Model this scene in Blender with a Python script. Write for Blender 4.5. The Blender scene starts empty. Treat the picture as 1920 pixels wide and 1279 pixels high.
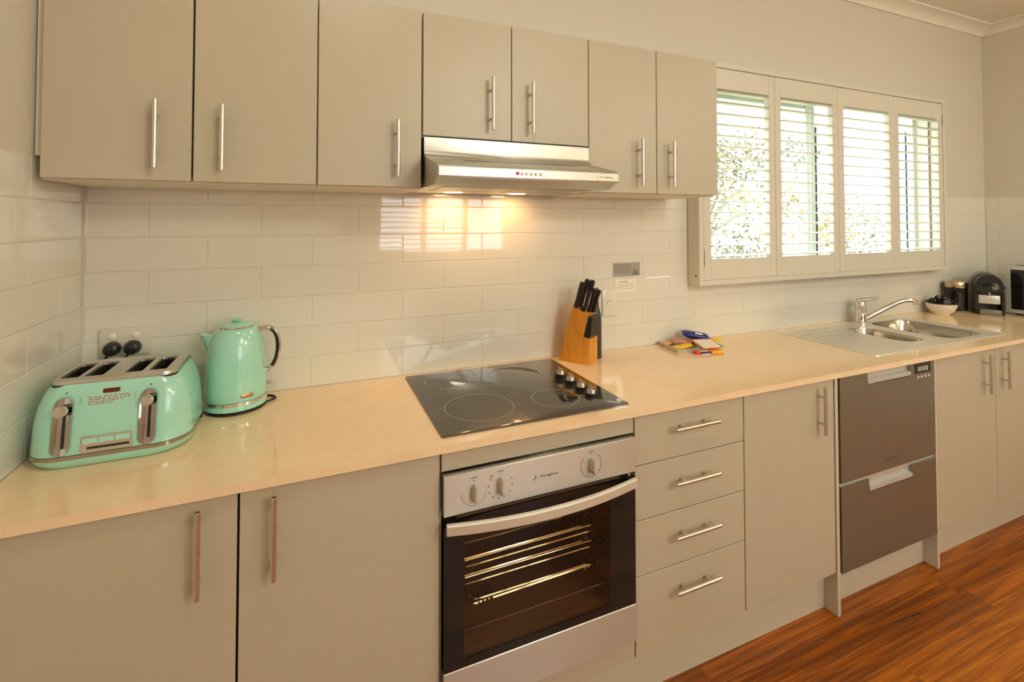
import bpy, bmesh, math, random
from mathutils import Vector, Matrix
random.seed(7)
S = bpy.context.scene
C = S.collection
R = math.radians
PI = math.pi

# ------------------------------------------------------------------ camera, world, lights, exposure
cam_d = bpy.data.cameras.new('camera')
cam = bpy.data.objects.new('camera', cam_d)
C.objects.link(cam)
cam.location = (0.615, -1.795, 1.475)
cam.rotation_euler = (R(90 + 1.323), 0, R(-22.74))
cam_d.sensor_width = 36
cam_d.sensor_fit = 'HORIZONTAL'
cam_d.lens = 902.6 / 1920 * 36
cam_d.shift_y = -(639.5 - 393.07) / 1920
cam_d.clip_start = 0.02
S.camera = cam

S.view_settings.view_transform = 'Standard'
S.view_settings.look = 'None'
S.view_settings.gamma = 1
S.view_settings.use_curve_mapping = False
S.view_settings.exposure = 0.30
S.cycles.use_denoising = True
S.cycles.max_bounces = 10
S.cycles.diffuse_bounces = 6
S.cycles.glossy_bounces = 6
S.cycles.transparent_max_bounces = 16
S.cycles.caustics_reflective = False
S.cycles.caustics_refractive = False
S.cycles.sample_clamp_indirect = 6.0

world = bpy.data.worlds.new('overcast_sky')
S.world = world
world.use_nodes = True
wn = world.node_tree.nodes
wl = world.node_tree.links
wn['Background'].inputs['Color'].default_value = (0.93, 0.97, 1.0, 1)
wn['Background'].inputs['Strength'].default_value = 4.75


def area(name, loc, size, energy, col, rot=(0, 0, 0), shape='DISK', size_y=None, portal=False, spread=None):
    d = bpy.data.lights.new(name, 'AREA')
    d.shape = shape
    d.size = size
    if size_y:
        d.size_y = size_y
    d.energy = energy
    d.color = col
    if spread:
        d.spread = spread
    if portal:
        d.cycles.is_portal = True
    o = bpy.data.objects.new(name, d)
    o.location = loc
    o.rotation_euler = rot
    C.objects.link(o)
    return o


WARM = (1.0, 0.95, 0.75)
def globe(name, loc, radius, energy, col):
    d = bpy.data.lights.new(name, 'POINT')
    d.shadow_soft_size = radius
    d.energy = energy
    d.color = col
    o = bpy.data.objects.new(name, d)
    o.location = loc
    C.objects.link(o)
    return o


for lx_, ly_, e_ in ((2.3, -3.3, 47.0), (4.3, -3.6, 27.0)):
    globe('fill_globe', (lx_, ly_, 2.58), 0.16, e_, WARM)  # unseen fill lamps, added to lift the ceiling and overall room brightness
for lx_, ly_, e_ in ((0.8, -1.3, 5.0), (3.9, -1.5, 4.5), (2.1, -1.5, 1.4)):
    area('ceiling_fill', (lx_, ly_, 2.775), 0.30, e_, WARM)  # unseen warm fill, added to brighten the wall cabinets and worktop
for hx in (1.095, 1.345):
    area('hood_light', (hx, -0.095, 1.5765), 0.05, 0.50, (1.0, 0.56, 0.25))
area('kitchen_window_portal', (3.28, 0.16, 1.70), 1.95, 1, (1, 1, 1), (R(-90), 0, 0), 'RECTANGLE', 1.0, True)
area('far_window_portal', (2.2, -4.36, 1.65), 1.7, 1, (1, 1, 1), (R(90), 0, 0), 'RECTANGLE', 1.2, True)


# ------------------------------------------------------------------ materials
MATS = {}


def lin(c):
    c = c / 255.0
    return c / 12.92 if c <= 0.04045 else ((c + 0.055) / 1.055) ** 2.4


def srgb(r, g, b):
    return (lin(r), lin(g), lin(b))


def mat(name, base, rough=0.5, metal=0.0, var=0.0, vscale=20.0, bump=0.0, bscale=200.0, stretch=None,
        coat=0.0, emit=None, estr=0.0, spec=0.5, ior=None, rvar=0.0):
    m = bpy.data.materials.new(name)
    m.use_nodes = True
    nt = m.node_tree
    N, L = nt.nodes, nt.links
    p = N['Principled BSDF']
    p.inputs['Base Color'].default_value = (*base, 1)
    p.inputs['Roughness'].default_value = rough
    p.inputs['Metallic'].default_value = metal
    p.inputs['Specular IOR Level'].default_value = spec
    if coat:
        p.inputs['Coat Weight'].default_value = coat
        p.inputs['Coat Roughness'].default_value = 0.05
    if emit:
        p.inputs['Emission Color'].default_value = (*emit, 1)
        p.inputs['Emission Strength'].default_value = estr
    tc = N.new('ShaderNodeTexCoord')
    mp = N.new('ShaderNodeMapping')
    L.new(tc.outputs['Object'], mp.inputs['Vector'])
    if stretch:
        mp.inputs['Scale'].default_value = stretch
    if var or rvar:
        n = N.new('ShaderNodeTexNoise')
        n.inputs['Scale'].default_value = vscale
        n.inputs['Detail'].default_value = 4
        L.new(mp.outputs['Vector'], n.inputs['Vector'])
        if var:
            mx = N.new('ShaderNodeMix')
            mx.data_type = 'RGBA'
            mx.inputs[6].default_value = (*[max(0, c * (1 - var)) for c in base], 1)
            mx.inputs[7].default_value = (*[min(1, c * (1 + var)) for c in base], 1)
            L.new(n.outputs['Fac'], mx.inputs[0])
            L.new(mx.outputs[2], p.inputs['Base Color'])
        if rvar:
            mr = N.new('ShaderNodeMapRange')
            mr.inputs['To Min'].default_value = max(0.02, rough - rvar)
            mr.inputs['To Max'].default_value = rough + rvar
            L.new(n.outputs['Fac'], mr.inputs['Value'])
            L.new(mr.outputs['Result'], p.inputs['Roughness'])
    if bump:
        n2 = N.new('ShaderNodeTexNoise')
        n2.inputs['Scale'].default_value = bscale
        n2.inputs['Detail'].default_value = 3
        L.new(mp.outputs['Vector'], n2.inputs['Vector'])
        b = N.new('ShaderNodeBump')
        b.inputs['Strength'].default_value = bump
        b.inputs['Distance'].default_value = 0.002
        L.new(n2.outputs['Fac'], b.inputs['Height'])
        L.new(b.outputs['Normal'], p.inputs['Normal'])
    MATS[name] = m
    return m


def glass(name, tint, gloss=0.06):
    m = bpy.data.materials.new(name)
    m.use_nodes = True
    nt = m.node_tree
    N, L = nt.nodes, nt.links
    N.remove(N['Principled BSDF'])
    t = N.new('ShaderNodeBsdfTransparent')
    t.inputs['Color'].default_value = (*tint, 1)
    g = N.new('ShaderNodeBsdfGlossy')
    g.inputs['Roughness'].default_value = 0.02
    lw = N.new('ShaderNodeFresnel')
    lw.inputs['IOR'].default_value = 1.5
    mx = N.new('ShaderNodeMixShader')
    ge = N.new('ShaderNodeNewGeometry')      # a thin pane: reflect at the outer faces only
    iv = N.new('ShaderNodeMath')
    iv.operation = 'SUBTRACT'
    iv.inputs[0].default_value = 1.0
    L.new(ge.outputs['Backfacing'], iv.inputs[1])
    ml = N.new('ShaderNodeMath')
    ml.operation = 'MULTIPLY'
    L.new(lw.outputs['Fac'], ml.inputs[0])
    L.new(iv.outputs[0], ml.inputs[1])
    L.new(ml.outputs[0], mx.inputs['Fac'])
    L.new(t.outputs[0], mx.inputs[1])
    L.new(g.outputs[0], mx.inputs[2])
    L.new(mx.outputs[0], N['Material Output'].inputs['Surface'])
    return m


M_wall = mat('wall_paint', (0.66, 0.615, 0.535), 0.55, var=0.015, vscale=3, bump=0.02, bscale=90)
M_ceil = mat('ceiling_paint', (0.82, 0.80, 0.70), 0.7, var=0.01, vscale=2)
M_grout = mat('grout', (0.78, 0.76, 0.68), 0.8, var=0.03, vscale=60)
M_white = mat('white_enamel', (0.68, 0.645, 0.56), 0.4, var=0.01, vscale=6)
M_cab = mat('taupe_laminate', (0.505, 0.450, 0.345), 0.36, var=0.02, vscale=5, bump=0.015, bscale=260)
M_carc = mat('white_melamine', (0.80, 0.76, 0.66), 0.45, var=0.01)
M_kick = mat('kickboard_laminate', (0.58, 0.53, 0.43), 0.4, var=0.02)
M_steel = mat('brushed_steel', (0.66, 0.655, 0.60), 0.42, 1.0, rvar=0.04, vscale=30, stretch=(2, 2, 220))
M_dark_steel = mat('dark_brushed_steel', (0.30, 0.30, 0.255), 0.34, 0.8, rvar=0.04, vscale=30, stretch=(200, 2, 2))
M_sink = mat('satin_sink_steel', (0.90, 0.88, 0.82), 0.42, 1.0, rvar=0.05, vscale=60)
for m_ in (M_steel, M_dark_steel):       # brushed along x: reflections smear vertically
    N, L = m_.node_tree.nodes, m_.node_tree.links
    tg = N.new('ShaderNodeTangent')
    tg.axis = 'Z'
    L.new(tg.outputs[0], N['Principled BSDF'].inputs['Tangent'])
    N['Principled BSDF'].inputs['Anisotropic'].default_value = 0.7
    N['Principled BSDF'].inputs['Anisotropic Rotation'].default_value = 0.25
M_bowl = mat('shaded_bowl_steel', (0.50, 0.46, 0.39), 0.20, 1.0, rvar=0.05, vscale=60)  # deck steel darkened in colour for the shade inside the bowls
M_chrome = mat('chrome', (0.78, 0.76, 0.72), 0.07, 1.0, rvar=0.02)
M_nickel = mat('satin_nickel', (0.74, 0.70, 0.62), 0.22, 1.0, rvar=0.03)
M_bar = mat('satin_bar_steel', (0.58, 0.54, 0.48), 0.28, 0.7, rvar=0.03)
M_satin = mat('satin_steel', (0.74, 0.70, 0.62), 0.45, 0.5, rvar=0.03)
M_dim_chrome = mat('dim_reflection_chrome', (0.46, 0.41, 0.37), 0.08, 1.0, rvar=0.02)  # plain chrome, base darkened to stand in for dark room reflections
M_black_glass = mat('black_ceramic_glass', (0.022, 0.021, 0.018), 0.06, rvar=0.01, spec=1.0)
M_black_glass.node_tree.nodes['Principled BSDF'].inputs['IOR'].default_value = 1.75
M_ring = mat('burner_print', (0.34, 0.30, 0.24), 0.3, var=0.05)
M_grout_refl = mat('hob_reflection', (0.10, 0.09, 0.075), 0.25, var=0.05)  # colour for grout reflections painted on the hob glass
M_black = mat('black_plastic', (0.012, 0.011, 0.010), 0.35, rvar=0.05)
M_black_gloss = mat('black_gloss', (0.010, 0.009, 0.008), 0.08, rvar=0.02)
M_dark = mat('dark_cavity', (0.02, 0.016, 0.012), 0.5, var=0.1)
M_mint = mat('mint_enamel', (0.37, 0.73, 0.61), 0.16, coat=0.6, var=0.01)
M_mint_dark = mat('mint_shade_enamel', (0.28, 0.62, 0.49), 0.16, coat=0.6, var=0.01)
M_red_badge = mat('dark_red_badge', (0.12, 0.012, 0.008), 0.2, var=0.1)
M_copper = mat('copper_badge', (0.62, 0.36, 0.20), 0.3, 1.0, var=0.05)
M_band = mat('pale_copper_band', (0.62, 0.49, 0.34), 0.25, 1.0, var=0.05)
M_red_print = mat('red_print', (0.60, 0.20, 0.13), 0.5, var=0.05)
M_grey_print = mat('grey_print', (0.16, 0.15, 0.13), 0.5, var=0.05)
M_oven_cav = mat('oven_enamel', (0.22, 0.14, 0.085), 0.35, var=0.1, vscale=8)
M_glass = glass('clear_glass', (0.96, 0.98, 0.97))
M_oven_glass = glass('brown_oven_glass', (0.82, 0.73, 0.62))
M_alu = mat('powdercoat_frame', (0.66, 0.76, 0.74), 0.4, var=0.02)
M_alu_dark = mat('dark_seal', (0.02, 0.035, 0.06), 0.5, var=0.05)
M_lamp = mat('lamp_lens', (0.9, 0.8, 0.6), 0.4, emit=(1.0, 0.62, 0.26), estr=6.0, var=0.02)
M_led = mat('indicator_orange', (0.75, 0.22, 0.04), 0.3, var=0.05)
M_button = mat('white_button', (0.85, 0.82, 0.74), 0.3, var=0.02)
M_red = mat('red_mark', (0.65, 0.04, 0.03), 0.4, var=0.05)
M_green = mat('green_mark', (0.02, 0.22, 0.03), 0.4, var=0.05)
M_rubber = mat('black_rubber', (0.015, 0.014, 0.013), 0.6, var=0.1)
M_sticker = mat('grey_sticker', (0.37, 0.35, 0.30), 0.5, var=0.05)
M_paper = mat('white_paper', (0.85, 0.81, 0.72), 0.5, var=0.02)
M_blue = mat('blue_wrapper', (0.012, 0.02, 0.20), 0.25, var=0.2, vscale=40)
M_yellow = mat('yellow_wrapper', (0.85, 0.55, 0.02), 0.3, var=0.15, vscale=50)
M_orange = mat('orange_wrapper', (0.85, 0.22, 0.02), 0.35, var=0.1, vscale=50)
M_tan = mat('tan_wrapper', (0.70, 0.36, 0.12), 0.3, var=0.3, vscale=60)
M_pink = mat('pinkish_brown_wrapper', (0.48, 0.22, 0.13), 0.25, var=0.5, vscale=60)
M_tray = mat('pale_grey_tray', (0.55, 0.55, 0.48), 0.35, var=0.03)
M_cream = mat('cream_ceramic', (0.80, 0.74, 0.62), 0.2, var=0.02)
M_grey_plastic = mat('grey_plastic', (0.20, 0.18, 0.155), 0.35, var=0.05)
M_silver = mat('silver_plastic', (0.62, 0.62, 0.58), 0.32, 0.35, var=0.03)
M_bottle = mat('black_satin_bottle', (0.045, 0.042, 0.036), 0.32, var=0.1)
M_leaf = mat('pale_foliage', (0.20, 0.19, 0.10), 0.6, var=0.5, vscale=3)
M_leaf2 = mat('yellow_foliage', (0.36, 0.29, 0.05), 0.6, var=0.4, vscale=3)
M_bark = mat('bark', (0.40, 0.36, 0.30), 0.8, var=0.3, vscale=15)
M_lawn = mat('lawn_grass', (0.42, 0.44, 0.20), 0.9, var=0.3, vscale=1)
M_weather = mat('pale_weatherboard', (0.30, 0.42, 0.54), 0.5, var=0.03)


def tile_material():
    m = mat('glazed_tile', (0.77, 0.765, 0.66), 0.025, spec=0.7)
    N, L = m.node_tree.nodes, m.node_tree.links
    p = N['Principled BSDF']
    tc = N.new('ShaderNodeTexCoord')
    oi = N.new('ShaderNodeObjectInfo')
    ad = N.new('ShaderNodeVectorMath')
    ad.operation = 'ADD'
    sc = N.new('ShaderNodeVectorMath')
    sc.operation = 'SCALE'
    cb = N.new('ShaderNodeCombineXYZ')
    for k in range(3):
        L.new(oi.outputs['Random'], cb.inputs[k])
    L.new(cb.outputs[0], sc.inputs[0])
    sc.inputs['Scale'].default_value = 37
    L.new(tc.outputs['Object'], ad.inputs[0])
    L.new(sc.outputs[0], ad.inputs[1])
    n = N.new('ShaderNodeTexNoise')
    n.inputs['Scale'].default_value = 9
    n.inputs['Detail'].default_value = 1
    L.new(ad.outputs[0], n.inputs['Vector'])
    b = N.new('ShaderNodeBump')
    b.inputs['Strength'].default_value = 0.035
    b.inputs['Distance'].default_value = 0.004
    L.new(n.outputs['Fac'], b.inputs['Height'])
    L.new(b.outputs['Normal'], p.inputs['Normal'])
    mr = N.new('ShaderNodeMapRange')
    mr.inputs['To Min'].default_value = 0.99
    mr.inputs['To Max'].default_value = 1.01
    L.new(oi.outputs['Random'], mr.inputs['Value'])
    vm = N.new('ShaderNodeVectorMath')
    vm.operation = 'SCALE'
    vm.inputs[0].default_value = (0.755, 0.735, 0.66)
    L.new(mr.outputs['Result'], vm.inputs['Scale'])
    L.new(vm.outputs[0], p.inputs['Base Color'])
    return m


def stone_material():
    m = mat('cream_engineered_stone', (0.74, 0.60, 0.43), 0.09, spec=0.55)
    N, L = m.node_tree.nodes, m.node_tree.links
    p = N['Principled BSDF']
    tc = N.new('ShaderNodeTexCoord')
    n1 = N.new('ShaderNodeTexNoise')
    n1.inputs['Scale'].default_value = 260
    n1.inputs['Detail'].default_value = 3
    n2 = N.new('ShaderNodeTexNoise')
    n2.inputs['Scale'].default_value = 14
    n2.inputs['Detail'].default_value = 5
    L.new(tc.outputs['Object'], n1.inputs['Vector'])
    L.new(tc.outputs['Object'], n2.inputs['Vector'])
    r1 = N.new('ShaderNodeValToRGB')
    r1.color_ramp.elements[0].position = 0.33
    r1.color_ramp.elements[0].color = (0.88, 0.67, 0.43, 1)
    r1.color_ramp.elements[1].position = 0.66
    r1.color_ramp.elements[1].color = (0.98, 0.76, 0.50, 1)
    L.new(n1.outputs['Fac'], r1.inputs['Fac'])
    mx = N.new('ShaderNodeMix')
    mx.data_type = 'RGBA'
    mx.blend_type = 'MULTIPLY'
    mx.inputs[0].default_value = 1.0
    r2 = N.new('ShaderNodeValToRGB')
    r2.color_ramp.elements[0].color = (0.90, 0.88, 0.86, 1)
    r2.color_ramp.elements[1].color = (1, 1, 1, 1)
    L.new(n2.outputs['Fac'], r2.inputs['Fac'])
    L.new(r1.outputs['Color'], mx.inputs[6])
    L.new(r2.outputs['Color'], mx.inputs[7])
    L.new(mx.outputs[2], p.inputs['Base Color'])
    return m


def wood_material(name, c0, c1, c2, rough, scale, rnd, vertical=False):
    m = mat(name, c1, rough)
    N, L = m.node_tree.nodes, m.node_tree.links
    p = N['Principled BSDF']
    tc = N.new('ShaderNodeTexCoord')
    oi = N.new('ShaderNodeObjectInfo')
    cb = N.new('ShaderNodeCombineXYZ')
    for k in range(3):
        L.new(oi.outputs['Random'], cb.inputs[k])
    sc = N.new('ShaderNodeVectorMath')
    sc.operation = 'SCALE'
    sc.inputs['Scale'].default_value = 53
    L.new(cb.outputs[0], sc.inputs[0])
    ad = N.new('ShaderNodeVectorMath')
    ad.operation = 'ADD'
    L.new(tc.outputs['Object'], ad.inputs[0])
    L.new(sc.outputs[0], ad.inputs[1])
    mp = N.new('ShaderNodeMapping')
    mp.inputs['Scale'].default_value = scale
    L.new(ad.outputs[0], mp.inputs['Vector'])
    n = N.new('ShaderNodeTexNoise')
    n.inputs['Scale'].default_value = 1
    n.inputs['Detail'].default_value = 6
    n.inputs['Roughness'].default_value = 0.6
    n.inputs['Distortion'].default_value = 0.6
    L.new(mp.outputs['Vector'], n.inputs['Vector'])
    mth = N.new('ShaderNodeMath')
    mth.operation = 'MULTIPLY_ADD'
    mth.inputs[1].default_value = rnd
    L.new(oi.outputs['Random'], mth.inputs[0])
    off = N.new('ShaderNodeMath')
    off.operation = 'SUBTRACT'
    L.new(n.outputs['Fac'], off.inputs[0])
    off.inputs[1].default_value = rnd * 0.5
    L.new(off.outputs[0], mth.inputs[2])
    r = N.new('ShaderNodeValToRGB')
    e = r.color_ramp.elements
    e[0].position = 0.3
    e[0].color = (*c0, 1)
    e[1].position = 0.72
    e[1].color = (*c2, 1)
    k = e.new(0.5)
    k.color = (*c1, 1)
    L.new(mth.outputs[0], r.inputs['Fac'])
    L.new(r.outputs['Color'], p.inputs['Base Color'])
    return m


M_tile = tile_material()
M_stone = stone_material()
M_stone.node_tree.nodes['Principled BSDF'].inputs['Roughness'].default_value = 0.09
M_floor = wood_material('hardwood_floor', (0.16, 0.038, 0.0012), (0.36, 0.094, 0.002), (0.62, 0.200, 0.005), 0.34, (2.6, 75, 10), 0.24)
M_block = wood_material('honey_wood', (0.52, 0.20, 0.02), (0.66, 0.28, 0.03), (0.76, 0.36, 0.05), 0.4, (30, 30, 5), 0.0)


# ------------------------------------------------------------------ geometry helpers
class G:
    def __init__(s):
        s.bm = bmesh.new()

    def box(s, x0, x1, y0, y1, z0, z1, b=0.0, seg=2):
        vs = [s.bm.verts.new((x, y, z)) for x in (x0, x1) for y in (y0, y1) for z in (z0, z1)]
        fs = [(0, 1, 3, 2), (4, 6, 7, 5), (0, 4, 5, 1), (2, 3, 7, 6), (0, 2, 6, 4), (1, 5, 7, 3)]
        faces = [s.bm.faces.new([vs[i] for i in f]) for f in fs]
        if b > 0:
            es = {e for f in faces for e in f.edges}
            bmesh.ops.bevel(s.bm, geom=list(es), offset=b, segments=seg, affect='EDGES', profile=0.5)
        return s

    def loft(s, loops, cap0=True, cap1=True, closed=True):
        rows = [[s.bm.verts.new(p) for p in l] for l in loops]
        n = len(rows[0])
        for a, b in zip(rows, rows[1:]):
            for i in range(n if closed else n - 1):
                j = (i + 1) % n
                s.bm.faces.new((a[i], a[j], b[j], b[i]))
        if cap0:
            s.bm.faces.new(list(reversed(rows[0])))
        if cap1:
            s.bm.faces.new(rows[-1])
        return s

    def tube(s, pts, r, n=10, caps=True, closed=False):
        pts = [Vector(p) for p in pts]
        k = len(pts)
        rr = r if isinstance(r, (list, tuple)) else [r] * k
        loops = []
        up = None
        for i, p in enumerate(pts):
            if closed:
                t = (pts[(i + 1) % k] - pts[i - 1]).normalized()
            else:
                t = (pts[min(i + 1, k - 1)] - pts[max(i - 1, 0)]).normalized()
            if up is None:
                up = Vector((0, 0, 1)) if abs(t.z) < 0.9 else Vector((1, 0, 0))
            a = t.cross(up).normalized()
            b = a.cross(t).normalized()
            up = b
            loops.append([p + (a * math.cos(2 * PI * j / n) + b * math.sin(2 * PI * j / n)) * rr[i] for j in range(n)])
        if closed:
            loops.append(loops[0])
            rows = [[s.bm.verts.new(q) for q in l] for l in loops[:-1]]
            for i in range(k):
                a, b = rows[i], rows[(i + 1) % k]
                for j in range(n):
                    s.bm.faces.new((a[j], a[(j + 1) % n], b[(j + 1) % n], b[j]))
            return s
        return s.loft(loops, caps, caps)

    def cyl(s, p0, p1, r0, r1=None, n=24):
        r1 = r0 if r1 is None else r1
        return s.tube([p0, p1], [r0, r1], n)

    def lathe(s, prof, cx=0, cy=0, n=48, flute=None):
        loops = []
        for r, z in prof:
            l = []
            for j in range(n):
                a = 2 * PI * j / n
                q = r
                if flute and flute[2] < z < flute[3]:
                    q = r + flute[1] * math.cos(a * flute[0])
                l.append((cx + q * math.cos(a), cy + q * math.sin(a), z))
            loops.append(l)
        return s.loft(loops, prof[0][0] > 1e-5, prof[-1][0] > 1e-5)

    def prism(s, pts, vec):
        a = [s.bm.verts.new(p) for p in pts]
        b = [s.bm.verts.new(Vector(p) + Vector(vec)) for p in pts]
        n = len(a)
        s.bm.faces.new(a)
        s.bm.faces.new(list(reversed(b)))
        for i in range(n):
            j = (i + 1) % n
            s.bm.faces.new((a[j], a[i], b[i], b[j]))
        return s

    def ring(s, cx, cy, z, r0, r1, h=0.0004, n=64):
        A = lambda r, zz: [(cx + r * math.cos(2 * PI * j / n), cy + r * math.sin(2 * PI * j / n), zz) for j in range(n)]
        ls = [A(r0, z), A(r0, z + h), A(r1, z + h), A(r1, z)]
        return s.loft(ls, False, False)

    def holed(s, outer, holes, z):
        es = []
        loops = []
        for l in [outer] + holes:
            vs = [s.bm.verts.new((p[0], p[1], z)) for p in l]
            loops.append(vs)
            for i in range(len(vs)):
                es.append(s.bm.edges.new((vs[i], vs[(i + 1) % len(vs)])))
        bmesh.ops.triangle_fill(s.bm, use_beauty=True, use_dissolve=False, edges=es)
        return loops


def rrect(x0, x1, y0, y1, r, n=6):
    out = []
    for cx, cy, a0 in ((x1 - r, y1 - r, 0), (x0 + r, y1 - r, 90), (x0 + r, y0 + r, 180), (x1 - r, y0 + r, 270)):
        for k in range(n + 1):
            a = R(a0 + 90 * k / n)
            out.append((cx + r * math.cos(a), cy + r * math.sin(a)))
    return out


def obj(name, g, m, parent=None, loc=None, smooth=35, rot=None):
    bm = g.bm if isinstance(g, G) else g
    bmesh.ops.recalc_face_normals(bm, faces=bm.faces[:])
    me = bpy.data.meshes.new(name)
    bm.to_mesh(me)
    bm.free()
    if smooth:
        for p in me.polygons:
            p.use_smooth = True
        me.set_sharp_from_angle(angle=R(smooth))
    me.materials.append(m)
    o = bpy.data.objects.new(name, me)
    C.objects.link(o)
    if loc:
        o.location = loc
    if rot:
        o.rotation_euler = rot
    if parent:
        o.parent = parent
        if parent.type == 'EMPTY' and not parent.get('_local'):
            o.matrix_parent_inverse = Matrix.Translation(parent.location).inverted()
    return o


def tag(o, label, cat, group=None):
    o['label'] = label
    o['category'] = cat
    if group:
        o['group'] = group
    return o


def thing(name, label, cat, loc=(0, 0, 0), group=None, local=False, rot=0.0):
    """Empty at the thing's base. local=False: the parts are modelled in world coordinates."""
    o = bpy.data.objects.new(name, None)
    o.empty_display_size = 0.05
    C.objects.link(o)
    o.location = loc
    if local:
        o['_local'] = 1
        o.rotation_euler = (0, 0, rot)
    return tag(o, label, cat, group)


def struct(name, g, m, parent=None, **k):
    o = obj(name, g, m, parent, **k)
    if parent is None:
        o['kind'] = 'structure'
    return o


def copy_obj(src, name, parent, loc, rot=None):
    o = src.copy()
    o.name = name
    C.objects.link(o)
    o.parent = parent
    o.matrix_parent_inverse = Matrix()
    o.location = loc
    if rot:
        o.rotation_euler = rot
    return o


def text(name, body, size, m, parent, origin, xdir, ydir, depth=0.0004):
    cu = bpy.data.curves.new(name, 'FONT')
    cu.body = body
    cu.size = size
    cu.extrude = depth
    cu.align_x = 'CENTER'
    cu.align_y = 'CENTER'
    cu.resolution_u = 2
    t = bpy.data.objects.new(name, cu)
    C.objects.link(t)
    dg = bpy.context.evaluated_depsgraph_get()
    me = bpy.data.meshes.new_from_object(t.evaluated_get(dg))
    bpy.data.objects.remove(t)
    X, Y = Vector(xdir).normalized(), Vector(ydir).normalized()
    Z = X.cross(Y)
    mtx = Matrix((X, Y, Z)).transposed().to_4x4()
    mtx.translation = Vector(origin)
    me.transform(mtx)
    me.materials.clear()
    me.materials.append(m)
    o = bpy.data.objects.new(name, me)
    C.objects.link(o)
    o.parent = parent
    if parent.type == 'EMPTY' and not parent.get('_local'):
        o.matrix_parent_inverse = Matrix.Translation(parent.location).inverted()
    return o


# ------------------------------------------------------------------ room shell
RX, RY, RZ = 4.9, -4.2, 2.80          # right wall, far wall behind the camera, ceiling
TT = 1.6315                            # top of the tiling
CT = 0.907                             # worktop height
WX0, WX1, WZ0, WZ1 = 2.315, 4.245, 1.215, 2.19   # kitchen window opening


def wall_with_opening(name, x0, x1, y0, y1, z1, ox0, ox1, oz0, oz1, m):
    g = G()
    g.box(x0, ox0, y0, y1, 0, z1)
    g.box(ox1, x1, y0, y1, 0, z1)
    g.box(ox0, ox1, y0, y1, 0, oz0)
    g.box(ox0, ox1, y0, y1, oz1, z1)
    return struct(name, g, m, smooth=0)


wall_back = wall_with_opening('wall_back', -0.12, RX + 0.12, 0.003, 0.16, RZ, WX0, WX1, WZ0, WZ1, M_wall)
wall_front = wall_with_opening('wall_front', -0.12, RX + 0.12, RY - 0.16, RY, RZ, 1.35, 3.05, 1.05, 2.25, M_wall)
wall_left = struct('wall_left', G().box(-0.12, -0.003, RY, 0.003, 0, RZ), M_wall, smooth=0)
wall_right = struct('wall_right', G().box(RX + 0.003, RX + 0.12, RY, 0.003, 0, RZ), M_wall, smooth=0)
ceiling = struct('ceiling', G().box(-0.12, RX + 0.12, RY - 0.16, 0.16, RZ, RZ + 0.1), M_ceil, smooth=0)
floor = struct('floor', G().box(-0.12, RX + 0.12, RY - 0.16, 0.16, -0.12, -0.0135), M_dark, smooth=0)

# cornice (cove) round the ceiling
COVE = [(0, 0.055), (0.012, 0.055), (0.014, 0.046), (0.030, 0.028), (0.055, 0.014), (0.078, 0.010), (0.088, 0.008), (0.09, 0.0), (0.0, 0.0)]


def cove(name, a, b, inward):
    g = G()
    pts0 = [(a[0] + inward[0] * d, a[1] + inward[1] * d, RZ - h) for d, h in COVE]
    g.prism(pts0, (b[0] - a[0], b[1] - a[1], 0))
    return struct(name, g, M_ceil, smooth=50)


cove('trim_1', (0, 0.003), (RX, 0.003), (0, -1))
cove('trim_2', (RX + 0.003, 0), (RX + 0.003, RY), (-1, 0))
cove('trim_3', (-0.003, 0), (-0.003, RY), (1, 0))

# floorboards
BW = 0.086
planks = {}
y = -0.52 + BW
row = 0
while y > RY + 0.01:
    yc = y - BW / 2
    x = -random.uniform(0.2, 1.4) if row != 5 else -0.48
    while x < RX:
        ln = random.choice((1.2, 1.5, 1.8, 2.1))
        if x + ln > 0 and yc > RY:
            a, b = max(x, 0.0), min(x + ln, RX)
            if b - a > 0.02:
                key = round(b - a, 3)
                g = G().box(-(b - a) / 2 + 0.0004, (b - a) / 2 - 0.0004, -BW / 2 + 0.0005, BW / 2 - 0.0005, -0.0135, 0, 0.0006, 1)
                o = obj('plank', g, M_floor, floor, loc=((a + b) / 2, yc, 0), smooth=0)
        x += ln
    y -= BW
    row += 1

g = G()
g.loft([[(x, y - w, 0.0), (x, y - w, 0.0004), (x, y + w, 0.0004), (x, y + w, 0.0)] for x, y, w in ((2.607, -0.678, 0.0006), (2.64, -0.681, 0.0024), (2.685, -0.681, 0.0018), (2.725, -0.686, 0.0026), (2.762, -0.688, 0.0006))])
obj('gum_vein', g, M_dark, floor, smooth=0)

# wall tiles, 300 x 100 mm in stretcher bond, each a little out of true
TP, TH = 0.309, 0.1035
TG = 0.0017


def tile_mesh(w, h):
    """Front at y=0, facing -y, rounded edges, centred on x and z."""
    g = G()
    b = 0.0018
    ls = []
    for ins, yy in ((0, 0.005), (0, 0.0016), (0.0006, 0.0006), (b, 0.0)):
        X, Z = w / 2 - ins, h / 2 - ins
        ls.append([(-X, yy, -Z), (X, yy, -Z), (X, yy, Z), (-X, yy, Z)])
    g.loft(ls, False, True)
    return g


TILES = {}


def tile(parent, w, h, loc, rz):
    if w < 0.012 or h < 0.012:
        return
    k = (round(w, 4), round(h, 4))
    jit = (R(random.gauss(0, 0.06)), 0, R(rz) + R(random.gauss(0, 0.08)))
    if k not in TILES:
        TILES[k] = obj('tile', tile_mesh(w, h), M_tile, parent, loc=loc, smooth=0, rot=jit)
    else:
        copy_obj(TILES[k], 'tile', parent, loc, jit)


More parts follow.
